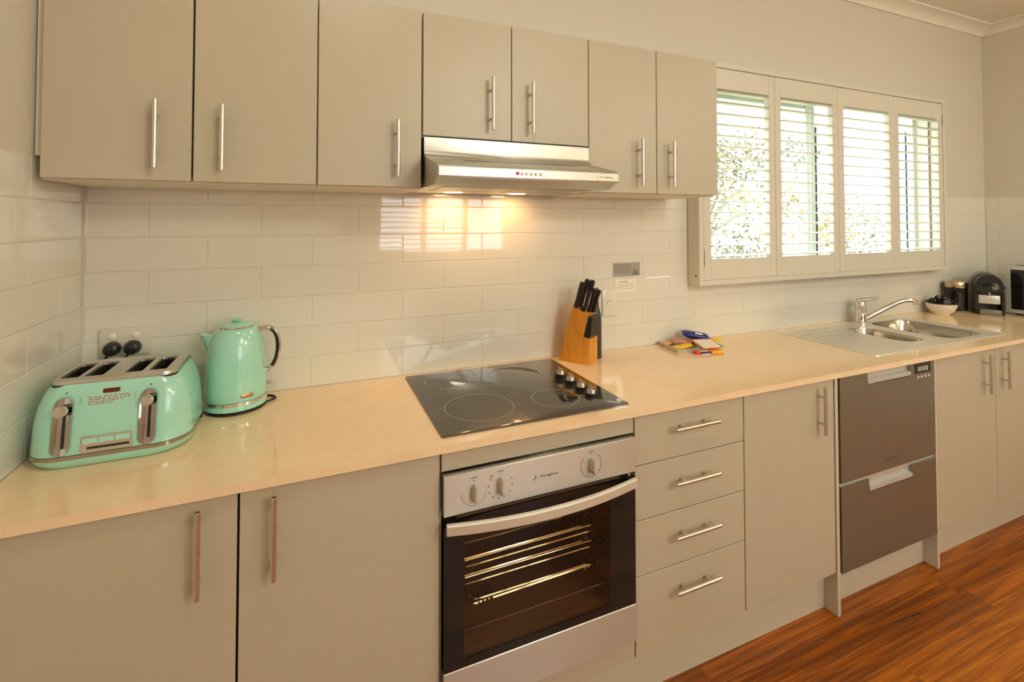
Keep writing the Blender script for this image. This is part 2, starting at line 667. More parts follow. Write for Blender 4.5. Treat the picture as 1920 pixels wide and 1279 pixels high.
HOLE = (2.277, 4.276, 1.174, 2.3)      # where the shutter box covers the wall
for r in range(7):
    z0 = CT + r * TH
    off = 0.1575 if r % 2 else 0.313
    x = off - 2 * TP
    while x < RX:
        a, b = max(x, 0), min(x + TP, RX)
        spans = [(a, b, z0, z0 + TH)]
        if z0 + TH > HOLE[2]:
            zc = max(HOLE[2], z0)
            sp = []
            if a < HOLE[0]:
                sp.append((a, min(b, HOLE[0]), z0, z0 + TH))
            if b > HOLE[1]:
                sp.append((max(a, HOLE[1]), b, z0, z0 + TH))
            if b > HOLE[0] and a < HOLE[1] and zc - z0 > 0.03:
                sp.append((max(a, HOLE[0]), min(b, HOLE[1]), z0, zc))
            spans = sp
        for (p, q, u, v) in spans:
            if q - p > 0.015:
                tile(wall_back, q - p - TG, v - u - TG, ((p + q) / 2, 0.0021, (u + v) / 2), 0)
        x += TP
    # left wall: tiles run from the corner towards the camera
    yy = 0.0
    first = 0.135 if r % 2 else 0.2895
    cuts = [0.0] + [first + k * TP for k in range(4)]
    for p, q in zip(cuts, cuts[1:]):
        q = min(q, 0.62)
        if q > p:
            tile(wall_left, q - p - TG, TH - TG, (-0.0021, -(p + q) / 2, z0 + TH / 2), 90)
    cuts = [0.0] + [(0.22 if r % 2 else 0.066) + k * TP for k in range(4)]
    for p, q in zip(cuts, cuts[1:]):
        q = min(q, 0.62)
        if q > p:
            tile(wall_right, q - p - TG, TH - TG, (RX + 0.0021, -(p + q) / 2, z0 + TH / 2), -90)

# ------------------------------------------------------------------ kitchen window: aluminium slider behind the shutters
win = G()
for a in ((WX0, WX1, 0.07, 0.13, WZ0, WZ0 + 0.03), (WX0, WX1, 0.07, 0.13, WZ1 - 0.04, WZ1), (WX0, WX0 + 0.03, 0.07, 0.13, WZ0 + 0.03, WZ1 - 0.04), (WX1 - 0.03, WX1, 0.07, 0.13, WZ0 + 0.03, WZ1 - 0.04)):
    win.box(*a)
window_1 = struct('window_1', win, M_alu, smooth=0)
g = G()
for a in ((3.215, 3.245, 0.075, 0.0845, WZ0 + 0.03, WZ1 - 0.04), (3.262, 3.298, 0.085, 0.115, WZ0 + 0.03, WZ1 - 0.04), (WX0 + 0.03, 3.262, 0.085, 0.115, WZ1 - 0.075, WZ1 - 0.04), (WX0 + 0.03, 3.262, 0.085, 0.115, WZ0 + 0.03, WZ0 + 0.06)):
    g.box(*a)
obj('sash', g, M_alu, window_1, smooth=0)
g = G().box(3.317, 3.326, 0.092, 0.100, WZ0 + 0.03, WZ1 - 0.17)
g.box(4.182, 4.190, 0.092, 0.098, WZ0 + 0.05, WZ1 - 0.14)
g.box(WX0 + 0.03, 3.21, 0.088, 0.100, WZ1 - 0.105, WZ1 - 0.09)
obj('seal', g, M_alu_dark, window_1, smooth=0)
obj('pane', G().box(WX0 + 0.03, 3.27, 0.098, 0.102, WZ0 + 0.05, WZ1 - 0.05), M_glass, window_1, smooth=0)
obj('pane', G().box(3.32, WX1 - 0.03, 0.108, 0.112, WZ0 + 0.05, WZ1 - 0.05), M_glass, window_1, smooth=0)
obj('reveal', G().box(WX0 - 0.001, WX0 + 0.006, -0.0, 0.07, WZ0, WZ1).box(WX1 - 0.006, WX1 + 0.001, 0, 0.07, WZ0, WZ1)
    .box(WX0, WX1, 0, 0.07, WZ0 - 0.001, WZ0 + 0.006).box(WX0, WX1, 0, 0.07, WZ1 - 0.006, WZ1 + 0.001), M_white, window_1, smooth=0)

# shutter surround: a box frame standing proud of the tiles
FX0, FX1, FZ0, FZ1, FY = 2.275, 4.278, 1.172, 2.235, -0.075
fr = struct('trim_4', G().box(FX0, FX0 + 0.028, FY, 0.0, FZ0, FZ1, 0.002, 1), M_white)
obj('side_jamb', G().box(FX1 - 0.022, FX1, FY, 0.0, FZ0, FZ1, 0.002, 1), M_white, fr)
obj('head', G().box(FX0 + 0.028, FX1 - 0.022, FY, 0.0, FZ1 - 0.028, FZ1, 0.002, 1), M_white, fr)
obj('sill', G().box(FX0 + 0.028, FX1 - 0.022, FY, 0.0, FZ0, FZ0 + 0.025, 0.002, 1), M_white, fr)
g = G().cyl((FX0 - 0.0008, -0.052, 1.218), (FX0 + 0.001, -0.052, 1.218), 0.006, n=12)
gm = obj('green_mark', g, M_green, fr)
gm['label'] = 'small green mark on the side of the frame'

edges = (2.305, 2.782, 3.264, 3.766, 4.254)
opens = ((2.350, 2.739), (2.826, 3.222), (3.314, 3.718), (3.808, 4.208))
shl = ('white louvred shutter panel nearest the wall cabinets, hinged at its edge',
       'second white louvred shutter panel from the wall cabinets, dark window bar behind it',
       'third white louvred shutter panel from the wall cabinets, above the mixer tap',
       'white louvred shutter panel at the far end, nearest the coffee machine')
PZ0, PZ1, OZ0, OZ1 = 1.1975, 2.205, 1.292, 2.106
SY0, SY1 = -0.071, -0.043
NL = 16
for i in range(4):
    a, b = edges[i] + 0.0012, edges[i + 1] - 0.0012
    o0, o1 = opens[i]
    t = thing('plantation_shutter', shl[i], 'shutter', ((a + b) / 2, -0.057, PZ0), 'plantation shutter panels over the sink')
    obj('stile', G().box(a, o0, SY0, SY1, PZ0, PZ1, 0.002, 1), M_white, t)
    obj('stile', G().box(o1, b, SY0, SY1, PZ0, PZ1, 0.002, 1), M_white, t)
    obj('top_rail', G().box(o0, o1, SY0 + 0.001, SY1, OZ1, PZ1, 0.001, 1), M_white, t)
    obj('bottom_rail', G().box(o0, o1, SY0 + 0.001, SY1, PZ0, OZ0, 0.001, 1), M_white, t)
    lm = None
    for k in range(NL):
        z = 1.306 + k * (2.095 - 1.306) / (NL - 1)
        if lm is None:
            g = G()
            w = 0.029
            prof = [(w * math.cos(2 * PI * j / 12), 0.0036 * math.sin(2 * PI * j / 12)) for j in range(12)]
            L_ = (o1 - o0) / 2 - 0.003
            g.prism([(-L_, p, q) for p, q in prof], (2 * L_, 0, 0))
            lm = obj('louvre', g, M_white, t, smooth=60)
            lm.matrix_parent_inverse = Matrix.Translation(t.location).inverted()
            lm.location = ((o0 + o1) / 2, -0.055, z)
            lm.rotation_euler = (R(5), 0, 0)
        else:
            c = copy_obj(lm, 'louvre', t, ((o0 + o1) / 2, -0.055, z), (R(5), 0, 0))
            c.matrix_parent_inverse = Matrix.Translation(t.location).inverted()
    if i == 0:
        obj('hinge', G().box(a - 0.0035, a + 0.003, SY0 - 0.003, SY0 + 0.004, 1.262, 1.338, 0.001, 1), M_grey_plastic, t)
    if i == 3:
        obj('hinge', G().box(b - 0.003, b + 0.0035, SY0 - 0.003, SY0 + 0.004, 2.07, 2.14, 0.001, 1), M_grey_plastic, t)

# window in the wall behind the camera, with its own shutters (seen mirrored in the tiles)
w2 = G()
for a in ((1.35, 3.05, RY - 0.09, RY + 0.03, 1.05, 1.10), (1.35, 3.05, RY - 0.09, RY + 0.03, 2.2, 2.25), (1.35, 1.40, RY - 0.09, RY + 0.03, 1.10, 2.2), (3.0, 3.05, RY - 0.09, RY + 0.03, 1.10, 2.2), (1.90, 1.96, RY - 0.05, RY + 0.01, 1.10, 2.2), (2.44, 2.50, RY - 0.05, RY + 0.01, 1.10, 2.2)):
    w2.box(*a)
window_2 = struct('window_2', w2, M_white, smooth=0)
lm = None
for i, (a, b) in enumerate(((1.40, 1.90), (1.96, 2.44))):
    for k in range(17):
        z = 1.13 + k * 0.063
        if i == 0 and k == 0:
            lm = obj('louvre', G().box(-0.249, 0.249, -0.030, 0.030, -0.0040, 0.0040, 0.003, 1), M_white, window_2, loc=(1.65, RY - 0.03, z), rot=(R(-12), 0, 0))
        else:
            c = copy_obj(lm, 'louvre', window_2, ((a + b) / 2, RY - 0.03, z), (R(-12), 0, 0))
            c.scale = ((b - a) / 0.5, 1, 1)

# ------------------------------------------------------------------ outdoors beyond the window
g = G().box(-3, 16, 0.5, 16, -0.9, -0.75)
lawn = struct('ground', g, M_lawn, smooth=0)


def tree(x, y, h, rad, zc, label, leafm, seed, n):
    rn = random.Random(seed)
    t = thing('garden_tree', label, 'tree', (x, y, -0.75), 'trees in the garden outside')
    g = G()
    g.tube([(x, y, -0.75), (x + 0.05, y, 0.3), (x - 0.03, y + 0.05, 1.2), (x + 0.06, y, h * 0.8)], [0.09, 0.07, 0.055, 0.02], 8)
    obj('trunk', g, M_bark, t)
    for k in range(9):
        g = G()
        a, e = rn.uniform(0, 2 * PI), rn.uniform(0.1, 1.0)
        z = rn.uniform(0.2, h * 0.75)
        L_ = rad * rn.uniform(0.6, 1.0)
        g.tube([(x, y, z), (x + math.cos(a) * L_ * 0.5, y + math.sin(a) * L_ * 0.5, z + 0.35 * L_), (x + math.cos(a) * L_, y + math.sin(a) * L_, z + 0.5 * L_)], [0.03, 0.018, 0.006], 6)
        obj('branch', g, M_bark, t)
    g = G()
    cl = [(rn.gauss(0, 0.5) * rad, rn.gauss(0, 0.5) * rad, rn.uniform(-1, 1) * zc[1]) for _ in range(16)]
    for k in range(2 * n):
        c = rn.choice(cl)
        p = Vector((x + c[0] + rn.gauss(0, 0.17), y + c[1] + rn.gauss(0, 0.17), zc[0] + c[2] + rn.gauss(0, 0.15)))
        s_ = rn.uniform(0.022, 0.042)
        u = Vector((rn.gauss(0, 1), rn.gauss(0, 1), rn.gauss(0, 1))).normalized()
        v = u.cross(Vector((rn.gauss(0, 1), rn.gauss(0, 1), rn.gauss(0, 1)))).normalized()
        g.bm.faces.new([g.bm.verts.new(q) for q in (p - u * s_, p + v * s_ * 0.5, p + u * s_, p - v * s_ * 0.5)])
    f = obj('foliage', g, leafm, t, smooth=0)
    f['kind'] = 'stuff'


tree(5.0, 2.6, 2.6, 0.9, (1.6, 0.7), 'pale leafy tree outside behind the shutter nearest the wall cabinets', M_leaf, 3, 1500)
tree(6.9, 3.2, 2.6, 0.8, (1.55, 0.55), 'yellow leaved tree outside behind the second and third shutters', M_leaf2, 5, 420)
tree(9.6, 4.0, 2.4, 0.9, (1.35, 0.45), 'sparse bush outside behind the third shutter, above the tap', M_leaf, 8, 500)
scr = thing('verandah_screen', 'pale blue white board screen outside behind the far shutter', 'screen', (6.2, 1.2, -0.75))
for k in range(5):
    obj('board', G().box(5.2 + k * 0.30, 5.2 + k * 0.30 + 0.27, 0.78 + 0.012 * (k % 2), 0.80 + 0.012 * (k % 2), -0.75, 2.6, 0.003, 1), M_weather, scr)

# ------------------------------------------------------------------ base cabinets
FY_ = -0.58        # door faces
DB, DT = 0.163, 0.882
BK = -0.012


def bar_handle(parent, x, y, z0, z1, horizontal=False, gap=0.030, post=0.096, r=0.006, m=None):
    """Bar handle standing `gap` off the face at y. Vertical z0..z1 at x, or horizontal x=(x0,x1) at z0."""
    g = G()
    yb = y - gap
    if horizontal:
        x0, x1 = x
        g.tube([(x0, yb, z0), (x0 + 0.001, yb, z0), (x1 - 0.001, yb, z0), (x1, yb, z0)], [r * 0.85, r, r, r * 0.85], 16)
        c = (x0 + x1) / 2
        for s_ in (-1, 1):
            g.cyl((c + s_ * post / 2, y - 0.0, z0), (c + s_ * post / 2, yb, z0), 0.0042, n=10)
    else:
        g.tube([(x, yb, z0), (x, yb, z0 + 0.001), (x, yb, z1 - 0.001), (x, yb, z1)], [r * 0.85, r, r, r * 0.85], 16)
        c = (z0 + z1) / 2
        for s_ in (-1, 1):
            g.cyl((x, y - 0.0, c + s_ * post / 2), (x, yb, c + s_ * post / 2), 0.0042, n=10)
    return obj('handle', g, m or M_nickel, parent)


def carcass(g, x0, x1, z0, z1, y0, y1, t=0.016):
    g.box(x0, x0 + t, y0, y1, z0, z1)
    g.box(x1 - t, x1, y0, y1, z0, z1)
    g.box(x0 + t, x1 - t, y0, y1, z0, z0 + t)
    g.box(x0 + t, x1 - t, y0, y1, z1 - t, z1)
    g.box(x0 + t, x1 - t, y1 - 0.006, y1, z0 + t, z1 - t)
    return g


def door(parent, x0, x1, z0, z1, y=FY_, th=0.0175):
    return obj('door', G().box(x0, x1, y, y + th, z0, z1, 0.0012, 1), M_cab, parent)


CY0 = FY_ + 0.020
t = thing('base_cabinet', 'taupe two door base cabinet under the toaster and kettle', 'cabinet', (0.476, -0.3, 0), 'base cabinets under the worktop')
obj('body', carcass(G(), 0.022, 0.926, DB, 0.885, CY0, BK), M_carc, t, smooth=0)
d = door(t, 0.024, 0.4735, DB, DT)
bar_handle(d, 0.405, FY_, 0.689, 0.870, m=M_nickel, post=0.128)
d = door(t, 0.4785, 0.9245, DB, DT)
bar_handle(d, 0.5475, FY_, 0.689, 0.870, post=0.128)

t = thing('oven_housing', 'taupe cabinet housing around the built-in oven', 'cabinet', (1.226, -0.3, 0))
g = G().box(0.9285, 0.9345, CY0, BK, DB, 0.885).box(1.5175, 1.5235, CY0, BK, DB, 0.885).box(0.9345, 1.5175, CY0, BK, DB, 0.179)
g.box(0.9345, 1.5175, -0.06, BK, 0.179, 0.885)
obj('body', g, M_carc, t, smooth=0)
obj('top_filler', G().box(0.930, 1.5225, FY_, FY_ + 0.0175, 0.8335, DT, 0.0012, 1), M_cab, t)
obj('bottom_filler', G().box(0.930, 1.5225, FY_, FY_ + 0.0175, DB, 0.2325, 0.0012, 1), M_cab, t)

t = thing('drawer_cabinet', 'taupe base cabinet of four drawers beside the oven', 'cabinet', (1.75, -0.3, 0), 'base cabinets under the worktop')
obj('body', carcass(G(), 1.5265, 1.9745, DB, 0.885, CY0, BK), M_carc, t, smooth=0)
for z0, z1, hz in ((0.7315, DT, 0.829), (0.5665, 0.7285, 0.663), (0.4005, 0.5635, 0.499), (DB, 0.3975, 0.333)):
    d = obj('drawer', G().box(1.5275, 1.9735, FY_, FY_ + 0.0175, z0, z1, 0.0012, 1), M_cab, t)
    bar_handle(d, (1.661, 1.838), FY_, hz, None, True)

t = thing('base_cabinet', 'taupe single door base cabinet between the drawers and the dishwasher', 'cabinet', (2.2, -0.3, 0), 'base cabinets under the worktop')
obj('body', carcass(G(), 1.9755, 2.4335, DB, 0.885, CY0, BK), M_carc, t, smooth=0)
d = door(t, 1.9775, 2.4325, DB, DT)
bar_handle(d, 2.345, FY_, 0.697, 0.868, m=M_bar)

for x0, lab in ((2.4385, 'pale upright end panel between the single door cabinet and the dishwasher'), (3.0765, 'pale upright end panel between the dishwasher and the sink cabinet')):
    o = obj('end_panel', G().box(x0, x0 + 0.016, FY_ - 0.002, BK, 0.001, 0.885, 0.0008, 1), M_kick)
    tag(o, lab, 'panel', 'floor length panels beside the dishwasher')

t = thing('base_cabinet', 'taupe two door base cabinet under the sink bowls', 'cabinet', (3.57, -0.3, 0), 'base cabinets under the worktop')
SB = 0.155
g = G().box(3.0945, 3.11, CY0, BK, SB, 0.885).box(4.026, 4.042, CY0, BK, SB, 0.885).box(3.11, 4.026, CY0, BK, SB, SB + 0.016).box(3.11, 4.026, BK - 0.006, BK, SB + 0.016, 0.885)
obj('body', g, M_carc, t, smooth=0)
d = door(t, 3.0965, 3.5665, SB, DT)
bar_handle(d, 3.462, FY_, 0.692, 0.866, m=M_bar)
d = door(t, 3.5705, 4.0405, SB, DT)
bar_handle(d, 3.621, FY_, 0.692, 0.866, m=M_bar)
t = thing('base_cabinet', 'taupe two door base cabinet beyond the sink, under the coffee machine', 'cabinet', (4.47, -0.3, 0), 'base cabinets under the worktop')
obj('body', carcass(G(), 4.044, 4.895, SB, 0.885, CY0, BK), M_carc, t, smooth=0)
door(t, 4.046, 4.468, SB, DT)
door(t, 4.472, 4.893, SB, DT)

for x0, x1, lab in ((0.002, 2.4375, 'long pale kickboard under the oven and drawers'), (2.4555, 3.0755, 'short pale kickboard under the dishwasher'), (3.0935, 4.896, 'pale kickboard under the sink cabinet')):
    o = obj('kickboard', G().box(x0, x1, -0.530, -0.514, 0.001, 0.1525, 0.0008, 1), M_kick)
    tag(o, lab, 'kickboard', 'kickboards along the floor')

# ------------------------------------------------------------------ worktop with the sink cut out
SX0, SX1, SY0_, SY1_ = 2.80, 3.845, -0.52, -0.045
hx0, hx1, hy0, hy1 = SX0 + 0.03, SX1 - 0.03, SY0_ + 0.025, SY1_ + 0.012
g = G()
xs = (-0.001, hx0, hx1, 4.900)
ys = (-0.5965, hy0, hy1, 0.001)
for zz, flip in ((CT, 1), (CT - 0.020, 0)):
    for i in range(3):
        for j in range(3):
            if i == 1 and j == 1:
                continue
            q = [(xs[i], ys[j], zz), (xs[i + 1], ys[j], zz), (xs[i + 1], ys[j + 1], zz), (xs[i], ys[j + 1], zz)]
            g.bm.faces.new([g.bm.verts.new(p) for p in q])
for p, q in (((xs[0], ys[0]), (xs[3], ys[0])), ((xs[3], ys[0]), (xs[3], ys[3])), ((xs[3], ys[3]), (xs[0], ys[3])), ((xs[0], ys[3]), (xs[0], ys[0])),
             ((hx0, hy0), (hx1, hy0)), ((hx1, hy0), (hx1, hy1)), ((hx1, hy1), (hx0, hy1)), ((hx0, hy1), (hx0, hy0))):
    g.bm.faces.new([g.bm.verts.new(w) for w in ((*p, CT - 0.02), (*q, CT - 0.02), (*q, CT), (*p, CT))])
bmesh.ops.remove_doubles(g.bm, verts=g.bm.verts[:], dist=1e-5)
wt = obj('worktop', g, M_stone, smooth=0)
bv = wt.modifiers.new('edge', 'BEVEL')
bv.width = 0.0016
bv.segments = 2
bv.limit_method = 'ANGLE'
tag(wt, 'long cream speckled stone worktop along the back wall', 'worktop')

# ------------------------------------------------------------------ wall cabinets
UY = -0.305
UB, UT = 1.5785, 2.133


def upper(label, x0, x1, z0, doors, loc):
    t = thing('wall_cabinet', label, 'cabinet', loc, 'wall cabinets above the tiles')
    obj('body', carcass(G(), x0, x1, z0 - 0.004, UT - 0.001, UY + 0.020, -0.005), M_carc, t, smooth=0)
    for a, b, hx, h0, h1 in doors:
        d = obj('door', G().box(a, b, UY, UY + 0.0175, z0, UT, 0.0012, 1), M_cab, t)
        bar_handle(d, hx, UY, h0, h1)
    return t


t = upper('taupe two door wall cabinet in the corner above the toaster', 0.018, 0.6305, UB,
          ((0.0195, 0.3245, 0.2515, 1.608, 1.783), (0.3295, 0.6300, 0.3985, 1.608, 1.783)), (0.324, -0.15, UB))
obj('corner_filler', G().box(0.0015, 0.0175, UY + 0.022, UY + 0.038, UB + 0.055, UT), M_carc, t)
upper('taupe single door wall cabinet beside the range hood, above the kettle', 0.6315, 0.9335, UB, ((0.6335, 0.9325, 0.857, 1.607, 1.780),), (0.78, -0.15, UB))
upper('short taupe two door wall cabinet directly above the range hood', 0.9375, 1.5385, 1.7425,
      ((0.9380, 1.2365, 1.162, 1.770, 1.944), (1.2400, 1.5380, 1.3055, 1.770, 1.944)), (1.24, -0.15, 1.74))
upper('taupe two door wall cabinet between the range hood and the window', 1.5405, 2.1545, UB,
      ((1.5415, 1.8430, 1.756, 1.605, 1.780), (1.8465, 2.1540, 1.904, 1.605, 1.780)), (1.85, -0.15, UB))

# ------------------------------------------------------------------ range hood
t = thing('range_hood', 'slim stainless steel range hood with two lit lamps over the cooktop', 'range hood', (1.238, -0.25, 1.58))
HX0, HX1 = 0.940, 1.536
prof = [(-0.012, 1.7365), (-0.312, 1.7365), (-0.3125, 1.695), (-0.316, 1.683), (-0.326, 1.674), (-0.345, 1.667), (-0.484, 1.634), (-0.490, 1.630),
        (-0.492, 1.6265), (-0.492, 1.6005), (-0.490, 1.597), (-0.476, 1.597), (-0.440, 1.5785), (-0.012, 1.5785)]
obj('body', G().prism([(HX0, y, z) for y, z in prof], (HX1 - HX0, 0, 0)), M_steel, t, smooth=40)
obj('fascia', G().box(HX0 + 0.001, HX1 - 0.001, -0.4945, -0.4915, 1.6005, 1.6275, 0.001, 1), M_steel, t)
g = G()
for k in range(30):
    x = 1.05 + k * 0.0133
    y0, y1 = -0.388, -0.360
    zf = lambda yy: 1.667 + (yy + 0.345) * (1.634 - 1.667) / (-0.484 + 0.345) + 0.0004
    g.bm.faces.new([g.bm.verts.new(p) for p in ((x, y0, zf(y0)), (x + 0.008, y0, zf(y0)), (x + 0.008, y1, zf(y1)), (x, y1, zf(y1)))])
v = obj('vent_slots', g, M_black, t, smooth=0)
obj('cover_seam', G().prism([(1.5275, -0.350, 1.6662), (1.529, -0.350, 1.6662), (1.529, -0.482, 1.6348), (1.5275, -0.482, 1.6348)], (0, 0, 0.0006)), M_black, t, smooth=0)
for k in range(6):
    x = 1.178 + k * 0.0155
    b = obj('button', G().cyl((x, -0.4945, 1.6145), (x, -0.4985, 1.6145), 0.0048, n=14), M_red if k == 0 else M_button, t)
    if k == 0:
        b['label'] = 'red button'
obj('brand_plate', G().box(1.452, 1.518, -0.4958, -0.4944, 1.606, 1.621, 0.0006, 1), M_nickel, t)
text('brand_lettering', 'Westinghouse', 0.0095, M_grey_print, t, (1.487, -0.4960, 1.6135), (1, 0, 0), (0, 0, 1))
for x in (1.095, 1.345):
    obj('lamp', G().lathe([(0.036, 1.5786), (0.036, 1.5775), (0.030, 1.5768), (0.0, 1.5768)], x, -0.095, 24), M_lamp, t)
g = G()
for k in range(2):
    x0 = 0.985 + k * 0.265
    g.box(x0, x0 + 0.24, -0.40, -0.16, 1.5768, 1.5786, 0.0005, 1)
obj('grease_filter', g, M_dark_steel, t)

# ------------------------------------------------------------------ cooktop
t = thing('cooktop', 'black ceramic glass cooktop with four burner rings and four knobs', 'cooktop', (1.232, -0.29, CT))
obj('glass', G().loft([[(x, y, z) for x, y in rrect(0.937 + i, 1.528 - i, -0.555 + i, -0.028 - i, 0.006)] for i, z in ((0.002, CT), (0, CT + 0.001), (0, CT + 0.0042), (0.0015, CT + 0.0055))], True, True), M_black_glass, t)
HZ = CT + 0.0056
for cx, cy, r in ((1.092, -0.402, 0.106), (1.064, -0.138, 0.079), (1.312, -0.160, 0.094), (1.338, -0.425, 0.076)):
    obj('burner_ring', G().ring(cx, cy, HZ, r - 0.0022, r), M_ring, t)
g = G()
for a in ((0.945, 0.985, -0.300, -0.299), (1.185, 1.255, -0.285, -0.284), (1.175, 1.176, -0.27, -0.03), (1.20, 1.201, -0.55, -0.30)):
    g.box(*a, HZ, HZ + 0.0002)
obj('reflection_lines', g, M_grout_refl, t, smooth=0)  # mirrored tile joints, drawn as thin strips on the glass
for ky in (-0.245, -0.318, -0.388, -0.452):
    kn = obj('knob', G().lathe([(0.0195, HZ), (0.0195, HZ + 0.004), (0.0170, HZ + 0.006), (0.0140, HZ + 0.014), (0.0125, HZ + 0.021), (0.0105, HZ + 0.023), (0, HZ + 0.023)], 1.455, ky, 28), M_dim_chrome, t)
    obj('skirt', G().ring(1.455, ky, HZ, 0.0150, 0.0205, 0.0105, 32), M_black, kn)
    obj('grip', G().box(1.4520, 1.4580, ky - 0.012, ky + 0.012, HZ + 0.019, HZ + 0.030, 0.0015, 1), M_chrome, kn)

# ------------------------------------------------------------------ oven
OY = -0.600
t = thing('oven', 'built-in stainless steel oven with dark glass door and curved handle', 'oven', (1.222, -0.3, 0.235))
OX0, OX1 = 0.9305, 1.5155
obj('control_panel', G().box(OX0, OX1, OY, OY + 0.03, 0.7285, 0.8295, 0.0015, 1), M_steel, t)
g = G()
g.box(OX0 + 0.008, OX1 - 0.008, OY + 0.03, OY + 0.034, 0.7, 0.83)
obj('backplate', g, M_dark, t, smooth=0)
WIN = (0.985, 1.425, 0.362, 0.690)
g = G()
for a in ((OX0 + 0.001, WIN[0], 0.343, 0.7165), (WIN[1], OX1 - 0.001, 0.343, 0.7165), (WIN[0], WIN[1], 0.343, WIN[2]), (WIN[0], WIN[1], WIN[3], 0.7165)):
    g.box(a[0], a[1], OY + 0.002, OY + 0.007, a[2], a[3])
bmesh.ops.remove_doubles(g.bm, verts=g.bm.verts[:], dist=1e-5)
door_o = obj('door_frame', g, M_black_gloss, t, smooth=0)
door_o['label'] = 'black glass surround of the oven door'
obj('door_window', G().box(WIN[0], WIN[1], OY + 0.002, OY + 0.006, WIN[2], WIN[3]), M_oven_glass, t, smooth=0)
obj('door_base_strip', G().box(OX0 + 0.001, OX1 - 0.001, OY, OY + 0.02, 0.2345, 0.3425, 0.0015, 1), M_steel, t)
# cavity, open towards the glass
g = G()
cx0, cx1, cy0, cy1, cz0, cz1 = 0.972, 1.476, -0.572, -0.16, 0.352, 0.700
for a in ((cx0 - 0.01, cx0, cy0, cy1, cz0, cz1), (cx1, cx1 + 0.01, cy0, cy1, cz0, cz1), (cx0, cx1, cy0, cy1, cz0 - 0.01, cz0), (cx0, cx1, cy0, cy1, cz1, cz1 + 0.01), (cx0, cx1, cy1, cy1 + 0.01, cz0, cz1)):
    g.box(*a)
obj('cavity', g, M_oven_cav, t, smooth=0)
# inner pane edge
obj('inner_pane_edge', G().box(WIN[0], 1.446, -0.5785, -0.5765, 0.415, 0.4165), M_nickel, t, smooth=0)


def shelf(z, name, wires):
    g = G()
    x0, x1, y0, y1 = cx0 + 0.022, cx1 - 0.022, -0.545, -0.185
    g.tube([(x, y, z) for x, y in rrect(x0, x1, y0, y1, 0.015, 3)], 0.0026, 6, closed=True)
    g.tube([(x0 + 0.01, y0 + 0.004, z + 0.014), (x1 - 0.04, y0 + 0.004, z + 0.014)], 0.0022, 6)
    for k in range(wires):
        y = y0 + 0.03 + (y1 - y0 - 0.05) * k / (wires - 1)
        g.tube([(x0, y, z), (x1, y, z)], 0.0018, 5)
    return obj(name, g, M_chrome, t)


shelf(0.553, 'wire_shelf', 6)
shelf(0.508, 'wire_shelf', 6)
g = G()
rack = rrect(1.02, 1.44, -0.535, -0.22, 0.03, 4)
g.tube([(x, y, 0.452) for x, y in rack], 0.003, 6, closed=True)
g.tube([(1.03, -0.535, 0.442), (1.43, -0.535, 0.448)], 0.004, 6)
obj('grill_rack', g, M_chrome, t)
for xx in (1.052, 1.395):
    g = G()
    for k in range(5):
        g.tube([(xx - 0.02 + k * 0.012, -0.545, 0.438 + 0.002 * k), (xx - 0.012 + k * 0.012, -0.50, 0.449 + 0.002 * k)], 0.004, 6)
    obj('rack_grip', g, M_chrome, t)
g = G()
for yy in (-0.54, -0.40, -0.26):
    g.tube([(cx1 - 0.012, yy, 0.40), (cx1 - 0.012, yy, 0.67)], 0.0025, 6)
for zz in (0.43, 0.47, 0.51, 0.55, 0.59, 0.63):
    for q in (-0.004, 0.008):
        g.tube([(cx1 - 0.012, -0.55, zz + q), (cx1 - 0.012, -0.22, zz + q)], 0.0022, 6)
obj('side_runner', g, M_chrome, t)
g = G()
for k in range(12):
    x = 1.03 + k * 0.036
    g.tube([(x, -0.5, 0.672), (x, -0.2, 0.672)], 0.003, 6)
for k in range(3):
    g.tube([(1.02, -0.5 + k * 0.12, 0.666), (1.44, -0.5 + k * 0.12, 0.666)], 0.003, 6)
obj('grill_element', g, M_grey_plastic, t)
